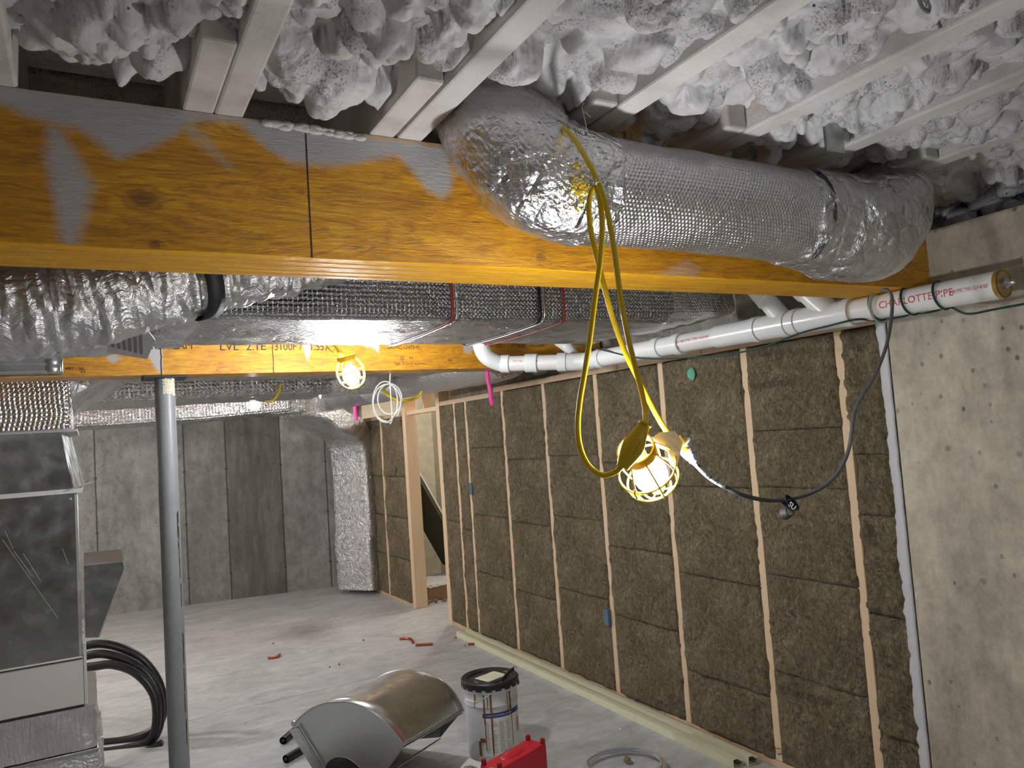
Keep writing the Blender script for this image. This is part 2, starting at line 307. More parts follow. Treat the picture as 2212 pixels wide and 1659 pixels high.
# ------------------------------------------------------------------ mesh helpers
LASTO = [None]
class MB:
    def __init__(s): s.v = []; s.f = []; s.uv = {}; s.a = None
    def add(s, vs, fs, uvs=None):
        b = len(s.v); s.v += [Vector(p) for p in vs]
        for f in fs: s.f.append(tuple(i + b for i in f))
        if uvs:
            for i, u in enumerate(uvs): s.uv[b + i] = u
        return b
    def box(s, x0, x1, y0, y1, z0, z1):
        vs = [(x, y, z) for z in (z0, z1) for y in (y0, y1) for x in (x0, x1)]
        s.add(vs, [(0, 2, 3, 1), (4, 5, 7, 6), (0, 1, 5, 4), (2, 6, 7, 3), (0, 4, 6, 2), (1, 3, 7, 5)]); return s
    def obox(s, o, ax, ay, az):                                # oriented box: corner + three edge vectors
        o, ax, ay, az = map(Vector, (o, ax, ay, az))
        vs = [o + ax * i + ay * j + az * k for k in (0, 1) for j in (0, 1) for i in (0, 1)]
        fs = [(0, 2, 3, 1), (4, 5, 7, 6), (0, 1, 5, 4), (2, 6, 7, 3), (0, 4, 6, 2), (1, 3, 7, 5)]
        if ax.cross(ay).dot(az) < 0: fs = [f[::-1] for f in fs]
        s.add(vs, fs); return s
    def bar(s, p, q, w, h, upv=(0, 0, 1)):
        p, q = Vector(p), Vector(q); d = (q - p); upv = Vector(upv); sd = d.cross(upv).normalized(); u = sd.cross(d).normalized()
        return s.obox(p - sd * w / 2 - u * h / 2, d, sd * w, u * h)
    def sweep(s, pts, ring, upv=(0, 0, 1), caps=True, closed=False):
        """ring(i, t) -> list of (a, b) offsets in the section plane; parallel transported frame"""
        pts = [Vector(p) for p in pts]; n = len(pts); tan = []
        for i in range(n):
            a = pts[(i - 1) % n] if (i > 0 or closed) else pts[0]; b = pts[(i + 1) % n] if (i < n - 1 or closed) else pts[-1]
            tan.append((b - a).normalized())
        u = Vector(upv); u = (u - tan[0] * u.dot(tan[0]))
        if u.length < 1e-4: u = Vector((1, 0, 0)); u = u - tan[0] * u.dot(tan[0])
        u.normalize(); ln = 0; vs = []; uvs = []; m = None
        for i in range(n):
            if i: u = (u - tan[i] * u.dot(tan[i])).normalized(); ln += (pts[i] - pts[i - 1]).length
            sd = tan[i].cross(u); rg = ring(i, ln); m = len(rg)
            acc = 0
            for j in range(m + 1):
                a, b = rg[j % m]
                if j: acc += math.hypot(a - rg[j - 1][0], b - rg[j - 1][1])
                vs.append(pts[i] + sd * a + u * b); uvs.append((acc, ln))
        fs = []; m1 = m + 1
        for i in range(n - 1 + (1 if closed else 0)):
            k = (i + 1) % n
            for j in range(m): fs.append((i * m1 + j, i * m1 + j + 1, k * m1 + j + 1, k * m1 + j))
        b = s.add(vs, fs, uvs)
        if caps and not closed:
            for e, rv in ((0, True), (n - 1, False)):
                idx = [e * m1 + j for j in range(m)]; vv = [vs[i] for i in idx]
                c = sum(vv, Vector()) / m; bb = s.add(vv + [c], [])
                for j in range(m):
                    t = (bb + j, bb + (j + 1) % m, bb + m); s.f.append(t[::-1] if rv else t)
        return s
    def tube(s, pts, r, n=12, caps=True, res=0, closed=False, upv=(0, 0, 1)):
        rr = r if isinstance(r, (list, tuple)) else [r] * len(pts)
        if res: pts, rr = spline(pts, rr, res, closed)
        return s.sweep(pts, lambda i, t: [(-rr[i] * math.sin(2 * math.pi * j / n), rr[i] * math.cos(2 * math.pi * j / n)) for j in range(n)], upv, caps, closed)
    def lathe(s, prof, n=32, o=(0, 0, 0), ax=None):
        """profile of (radius, height) turned about ax through o"""
        o = Vector(o); q = Vector((0, 0, 1)).rotation_difference(Vector(ax).normalized()) if ax is not None else None
        vs = []; uvs = []
        acc = 0
        for k, (r, h) in enumerate(prof):
            if k: acc += math.hypot(r - prof[k - 1][0], h - prof[k - 1][1])
            for j in range(n + 1):
                p = Vector((r * math.cos(2 * math.pi * j / n), r * math.sin(2 * math.pi * j / n), h))
                if q: p = q @ p
                vs.append(o + p); uvs.append((r * 2 * math.pi * j / n, acc))
        fs = [(k * (n + 1) + j, k * (n + 1) + j + 1, (k + 1) * (n + 1) + j + 1, (k + 1) * (n + 1) + j) for k in range(len(prof) - 1) for j in range(n)]
        s.add(vs, fs, uvs); return s
    def prism(s, poly, d):                                     # 3-D polygon extruded by vector d
        d = Vector(d); poly = [Vector(p) for p in poly]; n = len(poly)
        nm = sum(((poly[i] - poly[0]).cross(poly[(i + 1) % n] - poly[0]) for i in range(1, n)), Vector())
        if nm.dot(d) > 0: poly = poly[::-1]
        s.add(poly + [p + d for p in poly], [tuple(range(n)), tuple(range(2 * n - 1, n - 1, -1))] + [(i + n, (i + 1) % n + n, (i + 1) % n, i) for i in range(n)]); return s
    def build(s, name, mat, parent=None, smooth=True, bevel=0, seg=2, jit=0, jsc=10, label=None, solid=0, sub=0, ang=40):
        if jit:
            for i, p in enumerate(s.v):
                nv = mnoise.noise_vector(p * jsc) + .5 * mnoise.noise_vector(p * jsc * 2.3); s.v[i] = p + nv * jit
        par = parent
        if par is not None: org = Vector(par['_org'])
        else:
            lo = [min(p[k] for p in s.v) for k in range(3)]; hi = [max(p[k] for p in s.v) for k in range(3)]
            org = Vector(((lo[0] + hi[0]) / 2, (lo[1] + hi[1]) / 2, lo[2]))
        me = bpy.data.meshes.new(name); me.from_pydata([p - org for p in s.v], [], s.f)
        uvl = me.uv_layers.new(name='UVMap')
        if s.uv:
            li = np.empty(len(me.loops), dtype=np.int32); me.loops.foreach_get('vertex_index', li)
            arr = np.zeros((len(s.v), 2), dtype=np.float32)
            for i, u in s.uv.items(): arr[i] = u
            uvl.data.foreach_set('uv', arr[li].ravel())
        if s.a is not None:
            at_ = me.attributes.new('paint', 'FLOAT', 'POINT'); at_.data.foreach_set('value', np.array(s.a, dtype=np.float32))
        me.materials.append(M[mat] if isinstance(mat, str) else mat)
        if smooth:
            me.polygons.foreach_set('use_smooth', [True] * len(me.polygons))
            try: me.set_sharp_from_angle(angle=math.radians(ang))
            except Exception: pass
        me.update()
        o = bpy.data.objects.new(name, me); COL.objects.link(o); o['_org'] = tuple(org)
        if par is not None: o.parent = par
        else: o.location = org
        if solid: md = o.modifiers.new('solid', 'SOLIDIFY'); md.thickness = solid; md.offset = 0
        if bevel: md = o.modifiers.new('bevel', 'BEVEL'); md.width = bevel; md.segments = seg; md.limit_method = 'ANGLE'; md.angle_limit = math.radians(35)
        if sub: md = o.modifiers.new('sub', 'SUBSURF'); md.levels = sub; md.render_levels = sub
        if label: o['label'] = label
        LASTO[0] = o
        return o
def spline(pts, rr, res, closed=False):
    P = [Vector(p) for p in pts]; n = len(P); out = []; ro = []
    rg = range(n) if closed else range(n - 1)
    for i in rg:
        p0 = P[(i - 1) % n] if (closed or i > 0) else P[0] * 2 - P[1]; p1 = P[i]; p2 = P[(i + 1) % n]
        p3 = P[(i + 2) % n] if (closed or i < n - 2) else P[-1] * 2 - P[-2]
        for k in range(res):
            t = k / res; out.append(.5 * ((2 * p1) + (p2 - p0) * t + (2 * p0 - 5 * p1 + 4 * p2 - p3) * t * t + (3 * p1 - p0 - 3 * p2 + p3) * t ** 3))
            ro.append(rr[i] + (rr[(i + 1) % n] - rr[i]) * (t * t * (3 - 2 * t)))
    if not closed: out.append(P[-1]); ro.append(rr[-1])
    return out, ro
def tag(o, label, cat, group=None):
    o['label'] = label; o['category'] = cat
    if group: o['group'] = group
    return o
def struct(o): o['kind'] = 'structure'; return o
def thing(name, label, cat, loc=(0, 0, 0), group=None):
    o = bpy.data.objects.new(name, None); COL.objects.link(o); o.location = loc; o['_org'] = tuple(loc); o.empty_display_size = .05
    return tag(o, label, cat, group)
def box(x0, x1, y0, y1, z0, z1): return MB().box(x0, x1, y0, y1, z0, z1)
def rrect(w, h, r, n=4, wob=0):
    pts = []
    for cx, cy, a0 in ((w / 2 - r, h / 2 - r, 0), (-w / 2 + r, h / 2 - r, 90), (-w / 2 + r, -h / 2 + r, 180), (w / 2 - r, -h / 2 + r, 270)):
        for k in range(n + 1):
            a = math.radians(a0 + 90 * k / n); pts.append((cx + r * math.cos(a), cy + r * math.sin(a)))
    out = []
    for i, p in enumerate(pts):                                # extra points on the long sides
        q = pts[(i + 1) % len(pts)]; L = math.hypot(q[0] - p[0], q[1] - p[1]); k = max(1, int(L / .04))
        for j in range(k): out.append((p[0] + (q[0] - p[0]) * j / k, p[1] + (q[1] - p[1]) * j / k))
    return out[::-1]
def dense(pts, step=.03):
    out = []
    for a, b in zip(pts[:-1], pts[1:]):
        a, b = Vector(a), Vector(b); k = max(1, int((b - a).length / step))
        out += [a.lerp(b, j / k) for j in range(k)]
    return out + [Vector(pts[-1])]
def text_mesh(body, size, o, ux, uz, mat, name, parent, ext=.0006, font_w=1.0, wrap=None, shear=0, label=None):
    """lettering as a thin mesh: o = start of the baseline, ux = reading direction, uz = letter-up direction"""
    cu = bpy.data.curves.new('t', 'FONT'); cu.body = body; cu.size = size; cu.resolution_u = 3; cu.shear = shear
    to = bpy.data.objects.new('t', cu); COL.objects.link(to)
    dg = bpy.context.evaluated_depsgraph_get(); me0 = to.evaluated_get(dg).to_mesh()
    ux = Vector(ux).normalized(); uz = Vector(uz).normalized(); nn = ux.cross(uz); mb = MB()
    vs = []
    for v in me0.vertices:
        a, b = v.co.x * font_w, v.co.y
        if wrap: vs.append(wrap(a, b))
        else: vs.append(Vector(o) + ux * a + uz * b + nn * ext)
    fs = [tuple(p.vertices) for p in me0.polygons]
    to.evaluated_get(dg).to_mesh_clear(); bpy.data.objects.remove(to); bpy.data.curves.remove(cu)
    if not vs: return None
    mb.add(vs, fs); return mb.build(name, mat, parent, smooth=False, label=label)

# ------------------------------------------------------------------ numbers of the room
JZ = 2.39            # underside of joists = top of beams
BZ = 2.095           # underside of beams
BY0, BY1 = 1.65, 1.85
FY0, FY1 = 4.126, 4.326
XR = 2.63            # near right concrete wall
XW = 2.86            # front of the studs

# ------------------------------------------------------------------ structure
b = MB(); b.add([(-3.2, -3.6, 0), (4.3, -3.6, 0), (4.3, 11, 0), (-3.2, 11, 0)], [(0, 1, 2, 3)]); b.add([(-3.2, -3.6, -.1), (4.3, -3.6, -.1), (4.3, 11, -.1), (-3.2, 11, -.1)], [(3, 2, 1, 0)])
fl = box(-3.2, 4.3, -3.6, 11, -.1, 0).build('floor', 'floor_concrete', smooth=False); fl['kind'] = 'structure'
def place_origin(o):                                       # object coordinates = room coordinates for the big concrete surfaces
    d = Vector(o['_org']); o.data.transform(Matrix.Translation(d)); o.location = (0, 0, 0); o['_org'] = (0, 0, 0)
place_origin(fl)
wb = MB(); wb.obox((-3.3, 10.49, 0), (6.30, -1.078, 0), (.04, .25, 0), (0, 0, 2.66)); o = struct(wb.build('wall_back', 'concrete_back', smooth=False)); place_origin(o)
o = struct(box(XR, 3.2, -3.6, 1.84, 0, 2.305).build('wall_right', 'concrete_right', smooth=False, bevel=.012)); place_origin(o)
o = struct(box(2.985, 3.2, 1.84, 6.66, 0, 2.66).build('wall_right_inner', 'concrete_plain', smooth=False)); place_origin(o)
o = struct(box(3.92, 4.12, 6.2, 10.6, 0, 2.66).build('wall_alcove', 'beige_foam', smooth=False)); place_origin(o)
o = struct(box(2.99, 4.12, 9.32, 9.52, 0, 2.66).build('wall_alcove_back', 'beige_foam', smooth=False)); place_origin(o)
o = struct(box(3.2, 3.92, 6.46, 6.66, 0, 2.66).build('wall_alcove_side', 'concrete_plain', smooth=False)); place_origin(o)
o = struct(box(-3.4, -3.2, -3.6, 11, 0, 2.66).build('wall_left', 'concrete_plain', smooth=False)); place_origin(o)
o = struct(box(-3.2, 3.2, -3.8, -3.6, 0, 2.66).build('wall_near', 'concrete_plain', smooth=False)); place_origin(o)
o = struct(box(-3.3, 4.2, -3.7, 11, 2.64, 2.68).build('ceiling', 'stud_dark', smooth=False)); place_origin(o)
# rim over the right wall: mud sill and the dark recess above
o = struct(box(2.95, 3.2, -3.6, 1.84, 2.305, 2.66).build('trim_1', 'stud_dark', smooth=False))
# sealant bead at the end of the near concrete wall
mb = MB(); vs = []; zz = np.linspace(0, 2.16, 240); uv = []
for i, z in enumerate(zz):
    w = .058 + .018 * mnoise.noise(Vector((0, 0, z * 4))) + .010 * mnoise.noise(Vector((3, 0, z * 19))) + .006 * mnoise.noise(Vector((5, 0, z * 45)))
    for k in range(7):
        a = k / 6; vs.append((XR + .003 + .030 * a * a + .004 * mnoise.noise(Vector((a * 5, 2, z * 20))), 1.843 + w * a, z))
fs = [(i * 7 + k, i * 7 + k + 1, (i + 1) * 7 + k + 1, (i + 1) * 7 + k) for i in range(len(zz) - 1) for k in range(6)]
mb.add(vs, fs); struct(mb.build('trim_2', 'sealant', solid=.006))

# ------------------------------------------------------------------ joists
JG = 'ceiling joists over the near beam'; LG = 'short lapped joist ends over the near beam'
JN = ['leftmost grey-sprayed joist, cut by the left edge of the view', 'grey-sprayed joist left of the hanging cords, running beside the first lapped end',
      'broad grey-sprayed joist just left of the round duct elbow', 'grey-sprayed joist crossing above the round duct near the yellow cord',
      'grey-sprayed joist with a bent wire hook on its side', 'grey-sprayed joist with a steel plate at its lapped end', 'rightmost grey-sprayed joist near the concrete wall']
jx = [(-.162, -.096), (.249, .308), (.651, .715), (1.053, 1.117), (1.449, 1.514), (1.80, 1.865), (2.18, 2.245)]
for k, (a, c) in enumerate(jx):
    mb = MB(); pts = dense([(0, -3.55, 0), (0, .2, 0), (0, 2.02, 0)], .06)
    b2 = box(a, c, -3.55, 2.02, JZ, 2.635)
    tag(b2.build('ceiling_joist', 'sprayed_joist', bevel=.006, smooth=False), JN[k], 'joist', JG)
LN = ['short grey joist end lapped on the joist at the upper left', 'short grey joist end lapped beside the broad joist left of the duct elbow',
      'short joist end with a loose wire, behind the yellow cord', 'shaded joist end lapped behind the round duct', 'joist end carrying a dark steel plate at right', 'far right joist end behind the round duct']
for k, (c, ye) in enumerate(((.187, 1.35), (.583, 1.36), (.985, 1.32), (1.383, 1.33), (1.73, 1.30), (2.115, 1.30))):
    tag(box(c, c + .062, ye, 4.3, JZ, 2.635).build('lapped_joist', 'sprayed_joist', bevel=.006, smooth=False), LN[k], 'joist', LG)
# wire hook hanging over the joist edge, steel hanger plate, loose wire
p0 = on(0, 1.44, 1985, 0); p0 = on(2, 2.385, 1990, 8)
hk = MB().tube([on(1, .78, 1978, -30), on(1, .80, 1990, 12), on(1, .80, 2006, 26), on(1, .80, 2018, 32), on(1, .80, 2032, 60)], .0035, 8, res=5)
tag(hk.build('wire_hook', 'ink_grey'), 'dark bent wire hook hanging over a joist at the top right', 'hook')
pp = on(1, 1.298, 1800, 306)
tag(box(pp.x - .035, pp.x + .035, 1.292, 1.299, pp.z - .03, pp.z + .05).build('hanger_plate', 'galvanized_dark', bevel=.001), 'small steel plate on the end of a lapped joist', 'plate')

# ------------------------------------------------------------------ spray foam between joists
def snoise(P, sc, oc=3):
    out = np.empty(len(P))
    for i in range(len(P)):
        p = Vector((P[i][0] * sc, P[i][1] * sc, P[i][2] * sc)); out[i] = mnoise.fractal(p, .6, 2.0, oc)
    return out
def foam():
    st = .0062; xs = np.arange(-.55, 3.02, st); ys = np.arange(-.15, 2.02, st)
    X, Y = np.meshgrid(xs, ys); n = X.size; X = X.ravel(); Y = Y.ravel()
    P = np.stack([X, Y, np.zeros(n)], 1)
    coarse = np.stack(np.meshgrid(xs[::4], ys[::4]), -1).reshape(-1, 2)
    def cn(sc, off):                                      # coarse noise upsampled
        gx, gy = len(xs[::4]), len(ys[::4])
        v = np.array([mnoise.fractal(Vector((c[0] * sc + off, c[1] * sc, off)), .7, 2.0, 3) for c in coarse]).reshape(gy, gx)
        ix = np.clip((X - xs[0]) / (4 * st), 0, gx - 1.001); iy = np.clip((Y - ys[0]) / (4 * st), 0, gy - 1.001)
        x0 = ix.astype(int); y0 = iy.astype(int); fx = ix - x0; fy = iy - y0
        x1 = np.minimum(x0 + 1, gx - 1); y1 = np.minimum(y0 + 1, gy - 1)
        return (v[y0, x0] * (1 - fx) + v[y0, x1] * fx) * (1 - fy) + (v[y1, x0] * (1 - fx) + v[y1, x1] * fx) * fy
    wx = cn(9, 1.3); wy = cn(9, 7.7); Xw = X + wx * .034; Yw = Y + wy * .034
    D = .165 + .035 * cn(3, 4.1) + .02 * np.clip(X - .8, 0, 1) * np.clip((1.3 - Y) * 3, 0, 1)
    nb = 2300
    bx = rng.uniform(-.6, 3.0, nb); by = rng.uniform(-.2, 1.75, nb); br = rng.choice([.022, .03, .042, .055, .07], nb, p=[.30, .32, .24, .11, .03])
    big = rng.uniform(0, 1, nb)
    for k in range(nb):
        near = (by[k] < .95) * (bx[k] > 1.0)
        zc = .150 + .045 * big[k] + (.02 if near else 0); r = br[k] * (.8 if near else 1.0); s = 1.0 if big[k] > .85 else .7
        m = (np.abs(Xw - bx[k]) < r) & (np.abs(Yw - by[k]) < r)
        idx = np.nonzero(m)[0]
        d2 = (Xw[idx] - bx[k]) ** 2 + (Yw[idx] - by[k]) ** 2; ok = d2 < r * r
        h = zc + s * np.sqrt(np.maximum(r * r - d2, 0)); idx = idx[ok]; h = h[ok]
        D[idx] = np.maximum(D[idx], h)
    D = np.where(D > .215, .215 + .032 * np.tanh((D - .215) / .04), D)
    fx_ = X + .012 * cn(26, 5.5); fy_ = Y + .012 * cn(26, 8.8); D2 = np.zeros(n)
    nb2 = 9000; sx_ = rng.uniform(-.6, 3.0, nb2); sy_ = rng.uniform(-.2, 1.9, nb2); sr_ = rng.uniform(.012, .032, nb2)
    for k in range(nb2):
        ix0 = int((sx_[k] - .04 - xs[0]) / st); ix1 = int((sx_[k] + .04 - xs[0]) / st) + 1; iy0 = int((sy_[k] - .04 - ys[0]) / st); iy1 = int((sy_[k] + .04 - ys[0]) / st) + 1
        ix0, ix1, iy0, iy1 = max(ix0, 0), min(ix1, len(xs)), max(iy0, 0), min(iy1, len(ys))
        if ix0 >= ix1 or iy0 >= iy1: continue
        idx = (np.arange(iy0, iy1)[:, None] * len(xs) + np.arange(ix0, ix1)[None, :]).ravel()
        d2 = (fx_[idx] - sx_[k]) ** 2 + (fy_[idx] - sy_[k]) ** 2
        D2[idx] = np.maximum(D2[idx], 1.0 * np.sqrt(np.maximum(sr_[k] ** 2 - d2, 0)))
    D += D2 * np.clip(.55 + 1.6 * cn(4, 2.2), .1, 1.1)
    D += .005 * cn(30, 3.3)
    # bays stop short of the beam, joists stay clear
    ey = 1.59 + .07 * np.clip(.2 - X, 0, .3) / .3 + .09 * cn(6, 9.1) + .25 * np.clip((X - 1.0), 0, 1) * 1.0
    fade = np.clip((ey - Y) / .05, 0, 1); fade = fade * fade * (3 - 2 * fade)
    D = D * fade + .02 * (1 - fade)
    for a, c in jx:
        dj = np.maximum(np.maximum(a - X, X - c), 0)
        lim = .215 + np.clip(dj - .004, 0, .05) * 1.3
        D = np.minimum(D, lim)
    for c, ye in ((.187, 1.35), (.583, 1.36), (.985, 1.32), (1.383, 1.33), (1.73, 1.30), (2.115, 1.30)):
        dj = np.maximum(np.maximum(np.maximum(c - X, X - c - .062), 0), np.maximum(ye - .02 - Y, 0))
        D = np.minimum(D, .20 + np.clip(dj, 0, .05) * 1.4)
    Z = 2.62 - D
    mb = MB(); ny, nx = len(ys), len(xs)
    me = bpy.data.meshes.new('spray_foam')
    V = np.stack([X, Y, Z], 1); I = np.arange(nx * ny).reshape(ny, nx)
    Fq = np.stack([I[:-1, :-1], I[1:, :-1], I[1:, 1:], I[:-1, 1:]], -1).reshape(-1, 4)
    me.vertices.add(len(V)); me.vertices.foreach_set('co', V.astype(np.float32).ravel())
    me.loops.add(Fq.size); me.loops.foreach_set('vertex_index', Fq.ravel().astype(np.int32))
    me.polygons.add(len(Fq)); me.polygons.foreach_set('loop_start', np.arange(0, Fq.size, 4, dtype=np.int32))
    me.update(calc_edges=True); me.polygons.foreach_set('use_smooth', [True] * len(Fq)); me.materials.append(M['spray_foam']); me.update()
    o = bpy.data.objects.new('spray_foam', me); COL.objects.link(o)
    tag(o, 'lumpy grey spray foam filling the bays between the joists', 'insulation'); o['kind'] = 'stuff'
foam()
mb = MB(); gx, gy = np.arange(-1.6, 3.0, .03), np.arange(2.03, 4.11, .03)
for yy in gy:
    for xx in gx: mb.v.append(Vector((xx, yy, 2.445 + .05 * mnoise.noise(Vector((xx * 7, yy * 7, 1))) + .03 * abs(mnoise.noise(Vector((xx * 17, yy * 17, 4)))))))
nx_ = len(gx); mb.f = [(r * nx_ + c, (r + 1) * nx_ + c, (r + 1) * nx_ + c + 1, r * nx_ + c + 1) for r in range(len(gy) - 1) for c in range(nx_ - 1)]
mb.add([(-1.6, 2.03, 2.63), (3.0, 2.03, 2.63), (3.0, 2.03, 2.40), (-1.6, 2.03, 2.40)], [(0, 1, 2, 3)])
o = tag(mb.build('spray_foam', 'spray_foam'), 'grey spray foam above the large foil duct between the two beams', 'insulation'); o['kind'] = 'stuff'
# foam lumps packed above the right-hand concrete wall
mb = MB()
for k in range(46):
    y = .5 + 1.3 * rng.random(); z = 2.31 + .2 * rng.random(); x = 2.78 + .14 * rng.random() + (z - 2.3) * .2; r = .03 + .035 * rng.random()
    bm = bmesh.new(); bmesh.ops.create_icosphere(bm, subdivisions=3, radius=r)
    c = Vector((x, y, z)); vs = [c + v.co * (1 + .35 * mnoise.noise((c + v.co) * 28)) for v in bm.verts]; fs = [[v.index for v in f.verts] for f in bm.faces]; bm.free()
    mb.add(vs, fs)
o = tag(mb.build('rim_foam', 'spray_foam'), 'grey foam lumps packed over the top of the right concrete wall', 'insulation'); o['kind'] = 'stuff'

# ------------------------------------------------------------------ beams
def poly_mask(px, pz, poly, soft):
    """signed distance based soft mask of a polygon in the beam face (x, z)"""
    poly = np.array(poly); n = len(poly); inside = np.zeros(px.shape, bool); dm = np.full(px.shape, 1e9)
    for i in range(n):
        x0, z0 = poly[i]; x1, z1 = poly[(i + 1) % n]
        c = ((z0 > pz) != (z1 > pz)) & (px < (x1 - x0) * (pz - z0) / (z1 - z0 + 1e-12) + x0); inside ^= c
        ex, ez = x1 - x0, z1 - z0; t = np.clip(((px - x0) * ex + (pz - z0) * ez) / (ex * ex + ez * ez + 1e-12), 0, 1)
        dm = np.minimum(dm, np.hypot(px - x0 - t * ex, pz - z0 - t * ez))
    sd = np.where(inside, dm, -dm); return np.clip(sd / soft + .5, 0, 1)
def beam_face(x0, x1, y, z0, z1, masks, mat, parent, st=.005, rough=True):
    xs = np.linspace(x0, x1, int((x1 - x0) / st)); zs = np.linspace(z0, z1, int((z1 - z0) / st)); X, Z = np.meshgrid(xs, zs); X = X.ravel(); Z = Z.ravel()
    p = np.zeros(X.size)
    wob = np.array([mnoise.noise(Vector((a * 22, 0, c * 22))) for a, c in zip(X, Z)]) if rough else 0
    for poly, soft, s in masks:
        pl = [(on(1, y, u, v).x, on(1, y, u, v).z) for u, v in poly]
        p = np.maximum(p, s * poly_mask(X + wob * .006, Z + wob * .006, pl, soft))
    nx, nz = len(xs), len(zs); mb = MB(); mb.v = [Vector((a, y, c)) for a, c in zip(X, Z)]
    mb.f = [(r * nx + c, r * nx + c + 1, (r + 1) * nx + c + 1, (r + 1) * nx + c) for r in range(nz - 1) for c in range(nx - 1)]
    mb.a = p; return mb.build('front_ply', mat, parent)
kn = lambda y, l: [(on(1, y, u, v).x, on(1, y, u, v).z, s) for u, v, s in l]
lvl('lvl_near', [(a, c - 0, s) for a, c, s in kn(1.65, [(308, 430, .042), (1168, 555, .022), (335, 528, .018), (600, 240, .05)])])
lvl('lvl_edge', [], True)
lvl('lvl_far', kn(4.126, [(972, 778, .020), (470, 800, .012)]))
t = thing('beam', 'thick amber-stained laminated beam across the top, grey overspray along its upper edge', 'beam', (0, 0, 0))
box(-1.6, XR + .002, BY0 + .001, BY1, BZ, JZ - .001).build('plies', 'lvl_edge', t, smooth=False, bevel=.003)
masks = [([(-300, 150), (30, 187), (388, 236), (761, 290), (960, 318), (975, 372), (968, 412), (952, 424), (930, 412), (905, 385), (875, 345), (850, 333), (800, 342), (760, 352), (720, 352), (665, 352), (620, 345), (590, 325), (560, 300), (520, 268), (480, 258), (430, 255), (400, 270), (370, 292), (330, 312), (280, 330), (255, 338), (235, 325), (200, 295), (160, 270), (110, 258), (60, 245), (10, 222), (-300, 160)], .035, 1.0),
         ([(105, 260), (135, 285), (165, 330), (200, 400), (182, 480), (166, 530), (158, 543), (142, 543), (136, 530), (125, 470), (108, 400), (98, 330)], .034, .72),
         ([(400, 250), (440, 290), (480, 345), (500, 365), (470, 350), (420, 300), (395, 275)], .03, .5),
         ([(1350, 598), (1420, 590), (1480, 560), (1520, 580), (1500, 612), (1400, 612)], .02, .28)]
fp_ = beam_face(-1.0, XR, BY0 - .0005, BZ + .001, JZ - .001, masks, 'lvl_near', t)
sx = on(1, BY0, 666, 400).x
box(sx - .0012, sx + .0012, BY0 - .0016, BY0, BZ, JZ - .002).build('butt_seam', 'black_print', fp_, smooth=False)
mb = MB()
for k, yy in enumerate((1.694, 1.735, 1.782, 1.82)): mb.box(-1.6, XR, yy, yy + .0016 + .001 * (k % 2), BZ - .0005, BZ + .003)
mb.build('glue_lines', 'stud_dark', t, smooth=False)
# drip of thick coating on the top edge at px 570-780
mb = MB()
for k in range(70):
    u = 575 + 205 * rng.random(); q = on(1, 1.645, u, 262 + (u - 575) * .14 + 9 * rng.random()); bm = bmesh.new(); r = .004 + .006 * rng.random()
    bmesh.ops.create_icosphere(bm, subdivisions=2, radius=r); mb.add([q + Vector((v.co.x * 1.8, v.co.y * .6, v.co.z * .8)) for v in bm.verts], [[v.index for v in f.verts] for f in bm.faces]); bm.free()
mb.build('paint_crust', 'sprayed_joist', fp_)

t = thing('beam', 'amber laminated beam across the middle of the room, stamped with lettering, resting on a steel column', 'beam', (0, 0, 0))
box(-3.0, XW + .1, FY0 + .001, FY1, BZ, JZ - .001).build('plies', 'lvl_far', t, smooth=False, bevel=.003)
masks = [([(325, 700), (350, 700), (350, 808), (335, 795), (322, 770)], .02, 1.0), ([(240, 760), (262, 775), (245, 783), (230, 775)], .02, .8),
         ([(655, 744), (672, 744), (668, 775), (662, 775)], .015, .9), ([(782, 744), (820, 744), (818, 764), (810, 752), (790, 750)], .015, .9), ([(1000, 745), (1025, 745), (1015, 765), (1002, 760)], .015, .8)]
fp_ = beam_face(-1.0, XW, FY0 - .0005, BZ + .001, JZ - .001, masks, 'lvl_far', t, .008)
for u in (348, 590):
    s = on(1, FY0, u, 780).x; mb = MB(); mb.tube([(s + .004 * mnoise.noise(Vector((u, 0, z * 30))), FY0 - .001, z) for z in np.linspace(BZ, 2.38, 14)], .0022, 5); mb.build('split_seam', 'black_print', fp_)
def bt(body, u, v, size, mat='black_print', sp=1.0, y=FY0):
    q = on(1, y, u, v); text_mesh(body, size, (q.x, y - .0015, q.z), (1, 0, 0), (0, 0, 1), mat, 'stamped_lettering', fp_, font_w=sp)
bt('VERSA-LAM', 300, 755, .060, sp=.8); bt('LVL  2.1E', 474, 757, .060, sp=1.0); bt('3100F /', 592, 757, .060, sp=.8); bt('1.55', 668, 757, .060, sp=.8); bt('7.1', 700, 757, .060)
bt('UUMC 12472-K', 838, 754, .030, sp=.95); bt('257', 1052, 749, .026); bt('J.W.', 1071, 750, .028); bt('05-08-23', 1104, 750, .028); bt('04:32AM', 1145, 749, .027)
bt('#3', 884, 776, .022); bt('SA', 853, 790, .028); bt('\u2191', 868, 789, .024); bt('2nd Fl. Bedroom', 876, 788, .018); bt('@', 864, 777, .026)
bt('PRY - SA', 142, 800, .020); bt('#2', 174, 806, .020)

